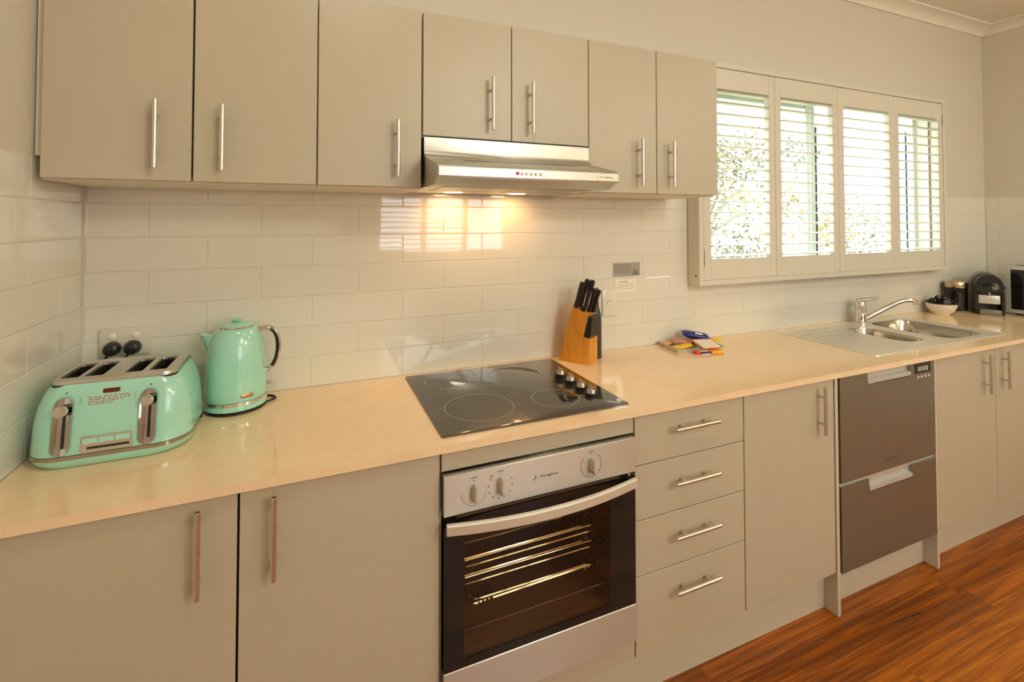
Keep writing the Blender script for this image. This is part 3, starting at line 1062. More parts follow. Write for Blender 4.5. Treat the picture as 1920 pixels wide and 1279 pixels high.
# bowed handle
g = G()
loops = []
n = 24
for k in range(n + 1):
    u = k / n
    x = 0.934 + u * (1.504 - 0.934)
    bow = 0.036 * (1 - (2 * u - 1) ** 2) + 0.016
    yc = OY - bow
    zc = 0.7065
    h, d_ = 0.0135, 0.006
    loops.append([(x, yc - d_, zc - h + 0.003), (x, yc - d_, zc + h - 0.003), (x, yc - d_ + 0.003, zc + h), (x, yc + d_, zc + h), (x, yc + d_, zc - h), (x, yc - d_ + 0.003, zc - h)])
g.loft(loops)
hd = obj('handle', g, M_satin, t)
g = G().box(0.938, 0.956, OY - 0.018, OY + 0.002, 0.697, 0.716).box(1.484, 1.502, OY - 0.018, OY + 0.002, 0.697, 0.716)
obj('handle_mount', g, M_black, hd, smooth=0)
for kx, kz, dial in ((1.010, 0.777, 0), (1.083, 0.780, 1), (1.361, 0.779, 2)):
    g = G()
    pts = []
    for w, y in ((0.0095, OY), (0.0085, OY - 0.012), (0.0055, OY - 0.024), (0.003, OY - 0.0255)):
        lp = []
        for j in range(20):
            a = 2 * PI * j / 20
            zz = 0.0225 * math.sin(a)
            ww = w * math.cos(a) * (1.0 if zz < 0 else 0.85)
            lp.append((kx + ww, y, kz + zz * (1 if y > OY - 0.02 else 0.92)))
        pts.append(lp)
    g.loft(pts)
    kb = obj('knob', g, M_satin, t)
    g = G()
    m_ = 18
    for j in range(m_):
        a = R(-215 + 250 * j / (m_ - 1)) if dial else R(-180 + 180 * j / (m_ - 1))
        rr_ = 0.034
        if dial == 2 or dial == 1 and j % 2 == 0:
            g.box(kx + rr_ * math.cos(a) - 0.0016, kx + rr_ * math.cos(a) + 0.0016, OY - 0.0004, OY + 0.0002, kz + rr_ * math.sin(a) - 0.0022, kz + rr_ * math.sin(a) + 0.0022)
        elif dial == 0 and j < m_ - 1:
            b_ = R(-180 + 180 * (j + 1) / (m_ - 1))
            g.tube([(kx + rr_ * math.cos(a), OY, kz + rr_ * math.sin(a)), (kx + rr_ * math.cos(b_), OY, kz + rr_ * math.sin(b_))], 0.0005, 4)
    g.box(kx - 0.009, kx + 0.009, OY - 0.0004, OY + 0.0002, kz + 0.035, kz + 0.0375)
    g.box(kx - 0.002, kx + 0.002, OY - 0.0004, OY + 0.0002, kz + 0.028, kz + 0.0305)
    obj('dial_print', g, M_grey_print, t, smooth=0)
obj('indicator', G().cyl((1.058, OY, 0.808), (1.058, OY - 0.002, 0.808), 0.0032, n=12), M_led, t)
text('brand_lettering', 'Westinghouse', 0.0098, M_grey_print, t, (1.226, OY - 0.0004, 0.7785), (1, 0, 0), (0, 0, 1))
obj('brand_mark', G().box(1.178, 1.184, OY - 0.0004, OY + 0.0002, 0.772, 0.775).box(1.184, 1.187, OY - 0.0004, OY + 0.0002, 0.775, 0.784), M_grey_print, t, smooth=0)

# ------------------------------------------------------------------ dishwasher (two drawers)
t = thing('dishwasher', 'stainless steel two drawer dishwasher under the draining board', 'dishwasher', (2.77, -0.3, 0.15))
DX0, DX1 = 2.4625, 3.0725
DY = -0.585
obj('tub', G().box(DX0 + 0.006, DX1 - 0.006, DY + 0.03, -0.03, 0.160, 0.880), M_grey_plastic, t, smooth=0)
obj('gap_strip', G().box(DX0 + 0.002, DX1 - 0.001, DY + 0.008, DY + 0.03, 0.470, 0.486), M_silver, t, smooth=0)
for z0, z1, top in ((0.486, 0.8835, 1), (0.1535, 0.4715, 0)):
    px0, px1, pd = 2.627, 2.904, 0.050
    g = G()
    for a in ((DX0, px0, z0, z1), (px1, DX1, z0, z1), (px0, px1, z0, z1 - pd)):
        g.box(a[0], a[1], DY, DY + 0.022, a[2], a[3])
    bmesh.ops.remove_doubles(g.bm, verts=g.bm.verts[:], dist=1e-5)
    dr = obj('drawer', g, M_dark_steel, t, smooth=0)
    obj('handle_recess', G().box(px0, px1, DY + 0.012, DY + 0.0215, z1 - pd, z1), M_silver, dr, smooth=0)
    g = G()
    g.prism([(px0 + 0.001, DY - 0.002, z1 - pd + 0.006), (px0 + 0.001, DY - 0.002, z1 - pd + 0.020), (px0 + 0.001, DY + 0.0118, z1 - pd + 0.024), (px0 + 0.001, DY + 0.0118, z1 - pd), (px0 + 0.001, DY + 0.004, z1 - pd)], (px1 - px0 - 0.002, 0, 0))
    obj('handle_lip', g, M_silver, dr, smooth=0)
    if top:
        obj('display', G().box(2.932, 3.046, DY - 0.0012, DY + 0.001, 0.838, 0.879, 0.001, 1), M_black_gloss, dr)
        for k in range(4):
            obj('button', G().cyl((2.956 + k * 0.0245, DY, 0.8235), (2.956 + k * 0.0245, DY - 0.002, 0.8235), 0.0052, n=12), M_button, dr)
        g = G()
        for k in range(5):
            g.box(2.955 + k * 0.015, 2.964 + k * 0.015, DY - 0.0018, DY - 0.001, 0.847, 0.866)
        obj('display_digits', g, M_silver, dr, smooth=0)
        text('brand_lettering', 'FISHER & PAYKEL', 0.011, M_grey_print, dr, (2.77, DY - 0.0006, 0.526), (1, 0, 0), (0, 0, 1))

# ------------------------------------------------------------------ sink and mixer tap
t = thing('sink', 'stainless steel sink with drainer and two bowls set into the worktop', 'sink', (3.32, -0.28, CT))
SZ = CT + 0.0022
g = G()
outer = rrect(SX0, SX1, SY0_, SY1_, 0.02)
h1 = rrect(3.178, 3.345, -0.432, -0.140, 0.06)
h2 = rrect(3.438, 3.752, -0.474, -0.090, 0.075)
loops = g.holed(outer, [h1, h2], SZ)
lo = [g.bm.verts.new((p[0], p[1], CT + 0.0002)) for p in outer]
for i in range(len(lo)):
    j = (i + 1) % len(lo)
    g.bm.faces.new((lo[i], lo[j], loops[0][j], loops[0][i]))
obj('deck', g, M_sink, t, smooth=30)
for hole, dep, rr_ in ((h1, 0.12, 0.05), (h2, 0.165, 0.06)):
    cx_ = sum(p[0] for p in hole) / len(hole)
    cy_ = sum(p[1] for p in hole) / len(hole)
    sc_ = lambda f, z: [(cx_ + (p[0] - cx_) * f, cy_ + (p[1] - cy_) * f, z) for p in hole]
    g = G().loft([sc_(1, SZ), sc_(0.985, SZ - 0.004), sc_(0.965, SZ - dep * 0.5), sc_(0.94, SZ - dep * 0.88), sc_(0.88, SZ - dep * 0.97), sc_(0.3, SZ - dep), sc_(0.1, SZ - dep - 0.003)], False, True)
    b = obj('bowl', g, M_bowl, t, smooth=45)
    obj('waste', G().lathe([(0.036, SZ - dep + 0.001), (0.030, SZ - dep + 0.003), (0.0, SZ - dep + 0.002)], cx_, cy_, 20), M_chrome, b)
for k in range(8):
    yy = -0.455 + k * 0.052
    obj('drainer_rib', G().loft([[(x, yy + w, SZ + h) for w, h in ((-0.009, 0), (-0.004, 0.0022), (0.004, 0.0022), (0.009, 0))] for x in (2.85, 3.125)], True, True, False), M_sink, t, smooth=60)
obj('rim', G().tube([(x, y, SZ) for x, y in rrect(SX0 + 0.004, SX1 - 0.004, SY0_ + 0.004, SY1_ - 0.004, 0.018)], 0.0022, 6, closed=True), M_sink, t)

SZ += 0.0008
tx, ty = 3.432, -0.070
t = thing('mixer_tap', 'chrome single lever mixer tap behind the sink bowls', 'tap', (tx, ty, SZ))
g = G().lathe([(0.031, SZ), (0.031, SZ + 0.006), (0.027, SZ + 0.010), (0.0265, SZ + 0.095), (0.0255, SZ + 0.108), (0.022, SZ + 0.118), (0.012, SZ + 0.124), (0, SZ + 0.125)], tx, ty, 28)
obj('body', g, M_chrome, t)
dv = Vector((0.80, -0.60, 0)).normalized()
b0 = Vector((tx, ty, SZ + 0.020))
pts = [b0 + dv * a + Vector((0, 0, h)) for a, h in ((0.015, 0.0), (0.06, 0.028), (0.14, 0.078), (0.185, 0.103), (0.215, 0.113), (0.24, 0.114), (0.258, 0.110))]
obj('spout', G().tube(pts, [0.0125, 0.0125, 0.012, 0.0115, 0.011, 0.011, 0.011], 14), M_chrome, t)
e = pts[-1]
obj('aerator', G().cyl(e - dv * 0.004 + Vector((0, 0, 0.006)), e + dv * 0.004 - Vector((0, 0, 0.018)), 0.0135, n=16), M_chrome, t)
lv = Vector((0.85, -0.3, 0)).normalized()
p0 = Vector((tx, ty, SZ + 0.121))
g = G().tube([p0 - lv * 0.02, p0 + lv * 0.02 + Vector((0, 0, 0.004)), p0 + lv * 0.06 + Vector((0, 0, 0.010)), p0 + lv * 0.105 + Vector((0, 0, 0.016))], [0.010, 0.010, 0.007, 0.005], 12)
obj('lever', g, M_chrome, t)

# ------------------------------------------------------------------ toaster
TXc, TYc = 0.180, -0.242
t = thing('toaster', 'mint green four slot toaster with chrome levers in the corner of the worktop', 'toaster', (TXc, TYc, CT))
SEC = [(0.0, 0.150, 0.129), (0.010, 0.158, 0.1345), (0.024, 0.1605, 0.1365), (0.040, 0.159, 0.1350), (0.090, 0.155, 0.1285), (0.125, 0.1495, 0.1215),
       (0.148, 0.143, 0.1155), (0.163, 0.1365, 0.1095), (0.173, 0.130, 0.1035), (0.180, 0.1255, 0.0985)]


def half(z):
    for (a, w0, d0), (b, w1, d1) in zip(SEC, SEC[1:]):
        if a <= z <= b:
            u = (z - a) / (b - a)
            return w0 + (w1 - w0) * u, d0 + (d1 - d0) * u
    return SEC[-1][1:]


def tloop(z, grow=0.0, flutes=False):
    w, d = half(z)
    r = 0.075 - 0.2 * z
    p = rrect(TXc - w - grow, TXc + w + grow, TYc - d - grow, TYc + 0.0985 + 0.3 * (d - 0.0985) + grow, r, 8)
    return [(x, y, CT + z + 0.0015) for x, y in p]


g = G().loft([tloop(z) for z in (0.0, 0.004, 0.009, 0.014, 0.0195)], True, True)
obj('base', g, M_mint, t, smooth=60)
g = G().loft([tloop(0.020, -0.001), tloop(0.0205, 0.0012), tloop(0.0285, 0.0012), tloop(0.029, -0.001)], True, True)
obj('chrome_band', g, M_dim_chrome, t, smooth=40)
zs = [0.0295, 0.034, 0.040, 0.055, 0.07, 0.09, 0.105, 0.12, 0.132, 0.142, 0.150, 0.157, 0.163, 0.168, 0.173, 0.177, 0.180]
g = G().loft([tloop(z) for z in zs], True, False)
m_f = mat('mint_fluted_enamel', (0.37, 0.73, 0.61), 0.16, coat=0.6)
N, L = m_f.node_tree.nodes, m_f.node_tree.links
tcn = N.new('ShaderNodeTexCoord')
wv = N.new('ShaderNodeTexWave')
wv.inputs['Scale'].default_value = 72
wv.bands_direction = 'X'
bp = N.new('ShaderNodeBump')
bp.inputs['Strength'].default_value = 0.07
bp.inputs['Distance'].default_value = 0.002
L.new(tcn.outputs['Object'], wv.inputs['Vector'])
L.new(wv.outputs['Fac'], bp.inputs['Height'])
L.new(bp.outputs['Normal'], N['Principled BSDF'].inputs['Normal'])
obj('body', g, m_f, t, smooth=60)
obj('foot', G().box(TXc - 0.12, TXc + 0.12, TYc - 0.10, TYc + 0.08, CT + 0.0, CT + 0.0018), M_rubber, t, smooth=0)
# top plate with four slots
PZ = CT + 0.182
slots = ((0.065, 0.101), (0.112, 0.149), (0.192, 0.228), (0.242, 0.279))
sy0, sy1 = TYc - 0.066, TYc + 0.062
g = G()
out = rrect(TXc - 0.1235, TXc + 0.1235, TYc - 0.0965, TYc + 0.0965, 0.030, 6)
holes = [rrect(a, b, sy0, sy1, 0.003, 2) for a, b in slots]
lp = g.holed(out, holes, PZ + 0.008)
low = [[g.bm.verts.new((TXc + (p[0] - TXc) * f, TYc + (p[1] - TYc) * f, z)) for p in out] for f, z in ((1.012, PZ + 0.004), (1.010, PZ - 0.002))]
for a, b in ((lp[0], low[0]), (low[0], low[1])):
    for i in range(len(out)):
        j = (i + 1) % len(out)
        g.bm.faces.new((a[i], a[j], b[j], b[i]))
for h in lp[1:]:
    dn = [g.bm.verts.new((v.co.x, v.co.y, PZ + 0.001)) for v in h]
    for i in range(len(h)):
        j = (i + 1) % len(h)
        g.bm.faces.new((h[i], h[j], dn[j], dn[i]))
obj('top_plate', g, M_steel, t, smooth=30)
obj('seal', G().loft([[(TXc + (p[0] - TXc) * f, TYc + (p[1] - TYc) * f, z) for p in out] for f, z in ((0.995, PZ - 0.012), (1.024, PZ - 0.005), (1.020, PZ - 0.001), (1.0, PZ))], False, False), M_black, t)
for a, b in slots:
    g = G()
    z1, z0 = PZ + 0.0005, PZ - 0.075
    for q in ((a - 0.002, a, sy0, sy1, z0, z1), (b, b + 0.002, sy0, sy1, z0, z1), (a, b, sy0 - 0.002, sy0, z0, z1), (a, b, sy1, sy1 + 0.002, z0, z1), (a, b, sy0, sy1, z0 - 0.002, z0)):
        g.box(*q)
    sl = obj('slot', g, M_dark, t, smooth=0)
    g = G()
    for k in range(5):
        yy = sy0 + 0.015 + k * 0.024
        g.tube([(a + 0.006, yy, PZ - 0.004), (a + 0.006, yy + 0.004, PZ - 0.06)], 0.001, 5)
        g.tube([(b - 0.006, yy, PZ - 0.004), (b - 0.006, yy + 0.004, PZ - 0.06)], 0.001, 5)
    g.tube([(a + 0.006, sy0, PZ - 0.018), (a + 0.006, sy1, PZ - 0.018)], 0.0012, 5)
    g.tube([(b - 0.006, sy0, PZ - 0.018), (b - 0.006, sy1, PZ - 0.018)], 0.0012, 5)
    obj('guard_wire', g, M_nickel, sl)
    obj('lift_carriage', G().box((a + b) / 2 - 0.006, (a + b) / 2 + 0.006, sy1 - 0.014, sy1 - 0.006, PZ - 0.03, PZ + 0.006, 0.002, 1), M_black, sl)


def yf(z):
    """Front face of the toaster at height z (world)."""
    return TYc - half(max(0.0, min(0.180, z - CT - 0.0015)))[1]


def front_patch(rows, off, back=0.004):
    """rows of (z, x0, x1) laid over the curved front, standing `off` proud."""
    g = G()
    f = [[(x0, yf(z) - off, z), (x1, yf(z) - off, z), (x1, yf(z) + back, z), (x0, yf(z) + back, z)] for z, x0, x1 in rows]
    return g.loft(f, True, True)


def dished(rows, off, depth):
    g = G()
    zs_ = [r[0] for r in rows]
    zc, hh = (zs_[0] + zs_[-1]) / 2, (zs_[-1] - zs_[0]) / 2
    for r0, r1 in zip(rows, rows[1:]):
        n = 10
        for k in range(n):
            q = []
            for (z, a, b), u in ((r0, k / n), (r0, (k + 1) / n), (r1, (k + 1) / n), (r1, k / n)):
                x = a + (b - a) * u
                e = max(0.0, 1 - (2 * u - 1) ** 2) * max(0.0, 1 - abs((z - zc) / hh) ** 6)
                q.append((x, yf(z) - off + depth * e, z))
            g.bm.faces.new([g.bm.verts.new(p) for p in q])
    bmesh.ops.remove_doubles(g.bm, verts=g.bm.verts[:], dist=1e-6)
    return g


def stadium(cx, z0, z1, w, n=9):
    r = w / 2
    rows = []
    for k in range(n):
        a = -PI / 2 + (PI / 2) * k / (n - 1)
        rows.append((z0 + r + r * math.sin(a), cx - max(r * math.cos(a), 0.0006), cx + max(r * math.cos(a), 0.0006)))
    for k in range(1, 8):
        rows.append((z0 + r + (z1 - z0 - 2 * r) * k / 8, cx - r, cx + r))
    for k in range(n):
        a = (PI / 2) * k / (n - 1)
        rows.append((z1 - r + r * math.sin(a), cx - max(r * math.cos(a), 0.0006), cx + max(r * math.cos(a), 0.0006)))
    return rows


for lx, kz in ((0.0950, 1.040), (0.2570, 1.043)):
    sur = obj('lever_bezel', front_patch(stadium(lx, 0.9385, 1.068, 0.040), 0.0012), M_mint_dark, t)
    sur2 = obj('lever_plate', dished(stadium(lx, 0.9405, 1.065, 0.034), 0.0048, 0.0030), M_dim_chrome, t, smooth=70)
    obj('lever_track', front_patch([(0.956, lx + 0.0005, lx + 0.0065), (0.98, lx + 0.0005, lx + 0.0065), (1.01, lx + 0.0005, lx + 0.0065), (1.045, lx + 0.0005, lx + 0.0065)], 0.0032), M_black, sur2, smooth=0)
    yk = yf(kz)
    lv_ = obj('lever', G().cyl((lx, yk, kz), (lx, yk - 0.012, kz), 0.006, n=14), M_black, sur2)
    obj('lever_knob', G().lathe([(0.0, 0.0), (0.0115, 0.0), (0.013, 0.002), (0.013, 0.010), (0.0115, 0.0125), (0, 0.0125)], 0, 0, 24), M_chrome, sur2, loc=(lx, yk - 0.012, kz), rot=(R(90), 0, 0))
    obj('dial_mark', front_patch([(1.0715, lx - 0.002, lx + 0.003), (1.0745, lx - 0.002, lx + 0.003)], 0.0004), M_grey_print, t, smooth=0)
for lx, sgn in ((0.0950, 1), (0.2570, -1)):
    g = G()
    for k in range(6):
        a = R(-70 + k * 28)
        x, z = lx + sgn * (0.0265 + 0.004 * math.cos(a)), 1.055 + 0.006 * math.sin(a)
        g.box(x - 0.0006, x + 0.0006, yf(z) - 0.0005, yf(z) + 0.001, z - 0.0008, z + 0.0008)
    obj('browning_mark', g, M_grey_print, t, smooth=0)
bp_ = obj('button_panel', front_patch([(0.940, 0.1335, 0.2265), (0.942, 0.1315, 0.2285), (0.955, 0.1315, 0.2285), (0.973, 0.1315, 0.2285), (0.975, 0.1335, 0.2265)], 0.0022), M_nickel, t)
for k in range(3):
    x0 = 0.1360 + k * 0.0305
    obj('button', front_patch([(0.960, x0 + 0.001, x0 + 0.0265), (0.961, x0, x0 + 0.0275), (0.970, x0, x0 + 0.0275), (0.971, x0 + 0.001, x0 + 0.0265)], 0.004), M_mint, bp_)
obj('slider_track', front_patch([(0.947, 0.1385, 0.2235), (0.952, 0.1385, 0.2235)], 0.0027), M_black, bp_, smooth=0)
obj('slider', front_patch([(0.944, 0.1385, 0.1445), (0.955, 0.1385, 0.1445)], 0.0065), M_chrome, bp_, smooth=0)
obj('badge', front_patch([(1.0655, 0.166, 0.195), (1.0675, 0.164, 0.197), (1.0725, 0.164, 0.197), (1.0745, 0.166, 0.195)], 0.0016), M_red_badge, t)
g = G()
rn = random.Random(4)
for ln, (z, xe) in enumerate(((1.0575, 0.219), (1.0525, 0.221), (1.0475, 0.206), (1.0425, 0.190))):
    x = 0.139
    while x < xe:
        w = rn.uniform(0.005, 0.011)
        xx = min(x + w, xe)
        for a in range(int((xx - x) / 0.0017)):
            xa = x + a * 0.0017
            h = rn.choice((0.0022, 0.003, 0.0022))
            g.box(xa, xa + 0.0011, yf(z) - 0.0005, yf(z) + 0.001, z, z + h)
        x = xx + 0.0018
obj('warning_print', g, M_red_print, t, smooth=0)

# ------------------------------------------------------------------ kettle
kx, ky = 0.4100, -0.097
t = thing('kettle', 'mint green domed kettle with chrome handle beside the toaster', 'kettle', (kx, ky, CT))
obj('power_base', G().lathe([(0.078, CT), (0.0845, CT + 0.002), (0.0845, CT + 0.007), (0.080, CT + 0.0085), (0, CT + 0.0085)], kx, ky, 56), M_black, t)
obj('base', G().lathe([(0.081, CT + 0.0085), (0.0855, CT + 0.011), (0.0858, CT + 0.022), (0.084, CT + 0.0265), (0.0, CT + 0.0265)], kx, ky, 56), M_mint, t, smooth=50)
obj('chrome_band', G().lathe([(0.083, CT + 0.0265), (0.0862, CT + 0.027), (0.0862, CT + 0.035), (0.083, CT + 0.0355), (0, CT + 0.0355)], kx, ky, 56), M_chrome, t)
prof = [(0.0832, CT + 0.0358), (0.0842, CT + 0.040), (0.0836, CT + 0.07), (0.0824, CT + 0.105), (0.0806, CT + 0.135), (0.0780, CT + 0.160), (0.0744, CT + 0.185), (0.0702, CT + 0.205),
        (0.0650, CT + 0.220), (0.0600, CT + 0.232), (0.0540, CT + 0.2405), (0.0485, CT + 0.2445)]
obj('body', G().lathe(prof, kx, ky, 216, (54, 0.00013, CT + 0.06, CT + 0.20)), M_mint, t, smooth=60)
obj('lid_ring', G().lathe([(0.0500, CT + 0.2435), (0.0500, CT + 0.2475), (0.0465, CT + 0.2485), (0.046, CT + 0.2440)], kx, ky, 48), M_chrome, t)
obj('lid', G().lathe([(0.0468, CT + 0.2470), (0.0440, CT + 0.2510), (0.034, CT + 0.2555), (0.018, CT + 0.2580), (0, CT + 0.2585)], kx, ky, 48), M_mint, t, smooth=60)
kn = obj('lid_knob', G().lathe([(0.008, CT + 0.2560), (0.009, CT + 0.2585), (0.0140, CT + 0.261), (0.0155, CT + 0.2645), (0.0125, CT + 0.2680), (0.005, CT + 0.269), (0, CT + 0.269)], kx, ky, 28), M_mint_dark, t, smooth=60)
# spout
loops = []
for u, w, zt, zb in ((0.062, 0.021, CT + 0.222, CT + 0.150), (0.072, 0.0195, CT + 0.224, CT + 0.165), (0.080, 0.0165, CT + 0.2255, CT + 0.185), (0.088, 0.0125, CT + 0.227, CT + 0.202), (0.095, 0.008, CT + 0.2285, CT + 0.215)):
    zt2 = zt
    loops.append([(kx - u, ky - w, zt2), (kx - u - 0.001, ky - w * 0.9, (zt + zb) / 2 + 0.006), (kx - u, ky - w * 0.35, zb + 0.003), (kx - u, ky, zb), (kx - u, ky + w * 0.35, zb + 0.003), (kx - u - 0.001, ky + w * 0.9, (zt + zb) / 2 + 0.006), (kx - u, ky + w, zt2)])
obj('spout', G().loft(loops, True, True), M_mint, t, smooth=60)
# handle: chrome D with a dark inlay
hp = [(kx + 0.058, CT + 0.231), (kx + 0.078, CT + 0.2335), (kx + 0.096, CT + 0.230), (kx + 0.109, CT + 0.216), (kx + 0.1155, CT + 0.194), (kx + 0.1165, CT + 0.168), (kx + 0.113, CT + 0.142), (kx + 0.104, CT + 0.120), (kx + 0.092, CT + 0.107), (kx + 0.079, CT + 0.102)]


def smooth_path(p, k=4):
    out = []
    for i in range(len(p) - 1):
        p0, p1, p2, p3 = (Vector(p[max(i - 1, 0)]), Vector(p[i]), Vector(p[i + 1]), Vector(p[min(i + 2, len(p) - 1)]))
        for j in range(k):
            u = j / k
            out.append(0.5 * ((2 * p1) + (p2 - p0) * u + (2 * p0 - 5 * p1 + 4 * p2 - p3) * u * u + (3 * p1 - p0 - 3 * p2 + p3) * u ** 3))
    out.append(Vector(p[-1]))
    return out


sp = smooth_path(hp)


def ribbon(path, yc, w, th):
    loops = []
    for i, p in enumerate(path):
        tng = (path[min(i + 1, len(path) - 1)] - path[max(i - 1, 0)]).normalized()
        nrm = Vector((-tng[1], tng[0]))
        lp = []
        for j in range(14):
            a = 2 * PI * j / 14
            o = nrm * (th * math.cos(a))
            lp.append((p[0] + o[0], yc + w * math.sin(a), p[1] + o[1]))
        loops.append(lp)
    return G().loft(loops)


hd = obj('handle', ribbon(sp, ky, 0.0120, 0.0080), M_chrome, t, smooth=60)
obj('handle_inlay', ribbon([p + Vector((-0.0022, 0)) if 6 < i < 30 else p for i, p in enumerate(sp)][8:30], ky - 0.0055, 0.0085, 0.0062), M_black_gloss, hd, smooth=60)
obj('switch', G().box(kx + 0.078, kx + 0.100, ky - 0.009, ky + 0.009, CT + 0.058, CT + 0.0655, 0.002, 1), M_nickel, t)
ang = R(-63)
cb_, sb_ = math.cos(ang), math.sin(ang)
o = obj('badge', G().box(-0.0165, 0.0165, -0.0012, 0.002, -0.0055, 0.0055, 0.0025, 2), M_copper, t, smooth=40)
o.location = (kx + 0.0845 * cb_, ky + 0.0845 * sb_, CT + 0.053)
o.rotation_euler = (0, 0, ang + R(90))
obj('cord', G().tube([(kx + 0.082, ky - 0.01, CT + 0.005), (kx + 0.100, ky + 0.002, CT + 0.006), (kx + 0.108, ky + 0.022, CT + 0.0045), (kx + 0.100, ky + 0.045, CT + 0.004), (kx + 0.07, ky + 0.065, CT + 0.004), (kx + 0.02, ky + 0.083, CT + 0.004)], 0.0032, 8), M_rubber, t)

# ------------------------------------------------------------------ power outlet and plugs
t = thing('power_outlet', 'white double power outlet with two switches on the tiles above the toaster', 'power outlet', (0.107, 0, 1.115))
obj('plate', G().box(0.044, 0.171, -0.0105, 0.0004, 1.073, 1.1535, 0.003, 2), M_white, t)
for x in (0.0765, 0.1335):
    obj('switch', G().lathe([(0.0095, 0), (0.0095, 0.002), (0.008, 0.003), (0, 0.003)], 0, 0, 20), M_button, t, loc=(x - 0.1075 + 0.107 + 0.0005, -0.0105, 1.132), rot=(R(90), 0, 0))
for x, lab, zb in ((0.079, 'black plug with hanging cord nearest the left wall tiles', 1.0), (0.1285, 'black plug with hanging cord nearer the kettle', 1.0)):
    t = thing('power_plug', lab, 'plug', (x, -0.0112, 1.096), 'black plugs in the double outlet')
    obj('plug_body', G().lathe([(0.0, 0), (0.0205, 0), (0.0215, 0.004), (0.0205, 0.016), (0.017, 0.026), (0.010, 0.030), (0, 0.030)], 0, 0, 28), M_black, t, loc=(x, -0.0112, 1.096), rot=(R(90), 0, 0))
    obj('plug_grip', G().box(x - 0.004, x + 0.004, -0.046, -0.030, 1.082, 1.110, 0.003, 2), M_black, t)
    obj('cord', G().tube([(x - 0.004, -0.034, 1.086), (x - 0.012, -0.036, 1.070), (x - 0.015, -0.034, 1.04), (x - 0.014, -0.028, 0.98), (x - 0.010, -0.030, 0.93), (x - 0.004, -0.05, CT + 0.004)], 0.0034, 8), M_rubber, t)

# small switch plate and stickers
t = thing('wall_switch', 'small white wall switch with a red mark behind the knife block', 'switch', (1.829, 0, 1.11))
obj('plate', G().box(1.794, 1.866, -0.007, 0.0004, 1.058, 1.172, 0.002, 2), M_tile, t)
obj('rocker', G().box(1.818, 1.838, -0.0095, -0.007, 1.108, 1.130, 0.002, 1), M_button, t)
obj('red_mark', G().box(1.823, 1.833, -0.0099, -0.0093, 1.121, 1.125), M_red, t, smooth=0)
t = thing('grey_notice', 'grey printed notice stuck on the tiles right of the knives', 'sticker', (1.924, 0, 1.256))
obj('sheet', G().box(1.852, 1.997, 0.0010, 0.0026, 1.226, 1.2875), M_sticker, t, smooth=0)
g = G()
rn = random.Random(9)
for k in range(5):
    z = 1.276 - k * 0.0085
    x = 1.860
    while x < 1.945:
        w = rn.uniform(0.008, 0.018)
        g.box(x, min(x + w, 1.948), 0.0006, 0.0011, z, z + 0.0028)
        x += w + 0.003
g.box(1.956, 1.990, 0.0006, 0.0011, 1.232, 1.241)
g.box(1.962, 1.970, 0.0006, 0.0011, 1.241, 1.256)
g.box(1.974, 1.984, 0.0006, 0.0011, 1.241, 1.250)
obj('print', g, M_grey_print, t, smooth=0)
t = thing('white_notice', 'small white printed label with a red heading below the grey notice', 'sticker', (1.918, 0, 1.182))
obj('sheet', G().box(1.864, 1.974, 0.0010, 0.0026, 1.158, 1.212), M_paper, t, smooth=0)
g = G()
for k in range(4):
    z = 1.192 - k * 0.0075
    x = 1.874
    while x < 1.962:
        w = rn.uniform(0.006, 0.014)
        g.box(x, min(x + w, 1.965), 0.0006, 0.0011, z, z + 0.0022)
        x += w + 0.003
obj('print', g, M_sticker, t, smooth=0)
obj('red_heading', G().box(1.885, 1.905, 0.0006, 0.0011, 1.2005, 1.2045).box(1.908, 1.935, 0.0006, 0.0011, 1.2005, 1.2045), M_red_print, t, smooth=0)

# ------------------------------------------------------------------ knife block, knives and black bottle
ka = Vector((0.544, -0.838, 0))
kb_ = Vector((0.838, 0.544, 0))
K0 = Vector((1.553, -0.050, 0))


def kp(s, w, z):
    return K0 + ka * s + kb_ * w + Vector((0, 0, z))


t = thing('knife_block', 'honey coloured wooden knife block with a slanted top beside the cooktop', 'knife block', tuple(kp(0.07, 0.036, CT)))
W = 0.074
prof = [(0.0, CT), (0.136, CT), (0.136, 1.010), (0.110, 1.017), (0.132, 1.102), (0.060, 1.130)]
obj('block', G().prism([kp(s, 0, z) for s, z in prof], kb_ * W), M_block, t, smooth=0)
ip = [(0.1105, 1.0165), (0.130, 1.012), (0.140, 1.022), (0.147, 1.090), (0.1325, 1.1005)]
o = obj('front_insert', G().prism([kp(s, 0.002, z) for s, z in ip], kb_ * (W - 0.004)), M_black, t, smooth=0)
kd = Vector((0.27 * ka.x, 0.27 * ka.y, 1)).normalized()
top = lambda s: 1.130 + (s - 0.060) * (1.102 - 1.130) / (0.132 - 0.060)
klab = ('black handled knife at the back of the block, nearest the cooktop', 'tall black handled knife in the back row beside the wall',
        'tall black handled knife in the middle of the block', 'black handled knife with a pale rivet strip at the front of the block',
        'short black handled knife in the front row of the block', 'black handled knife at the front corner, nearest the black bottle')
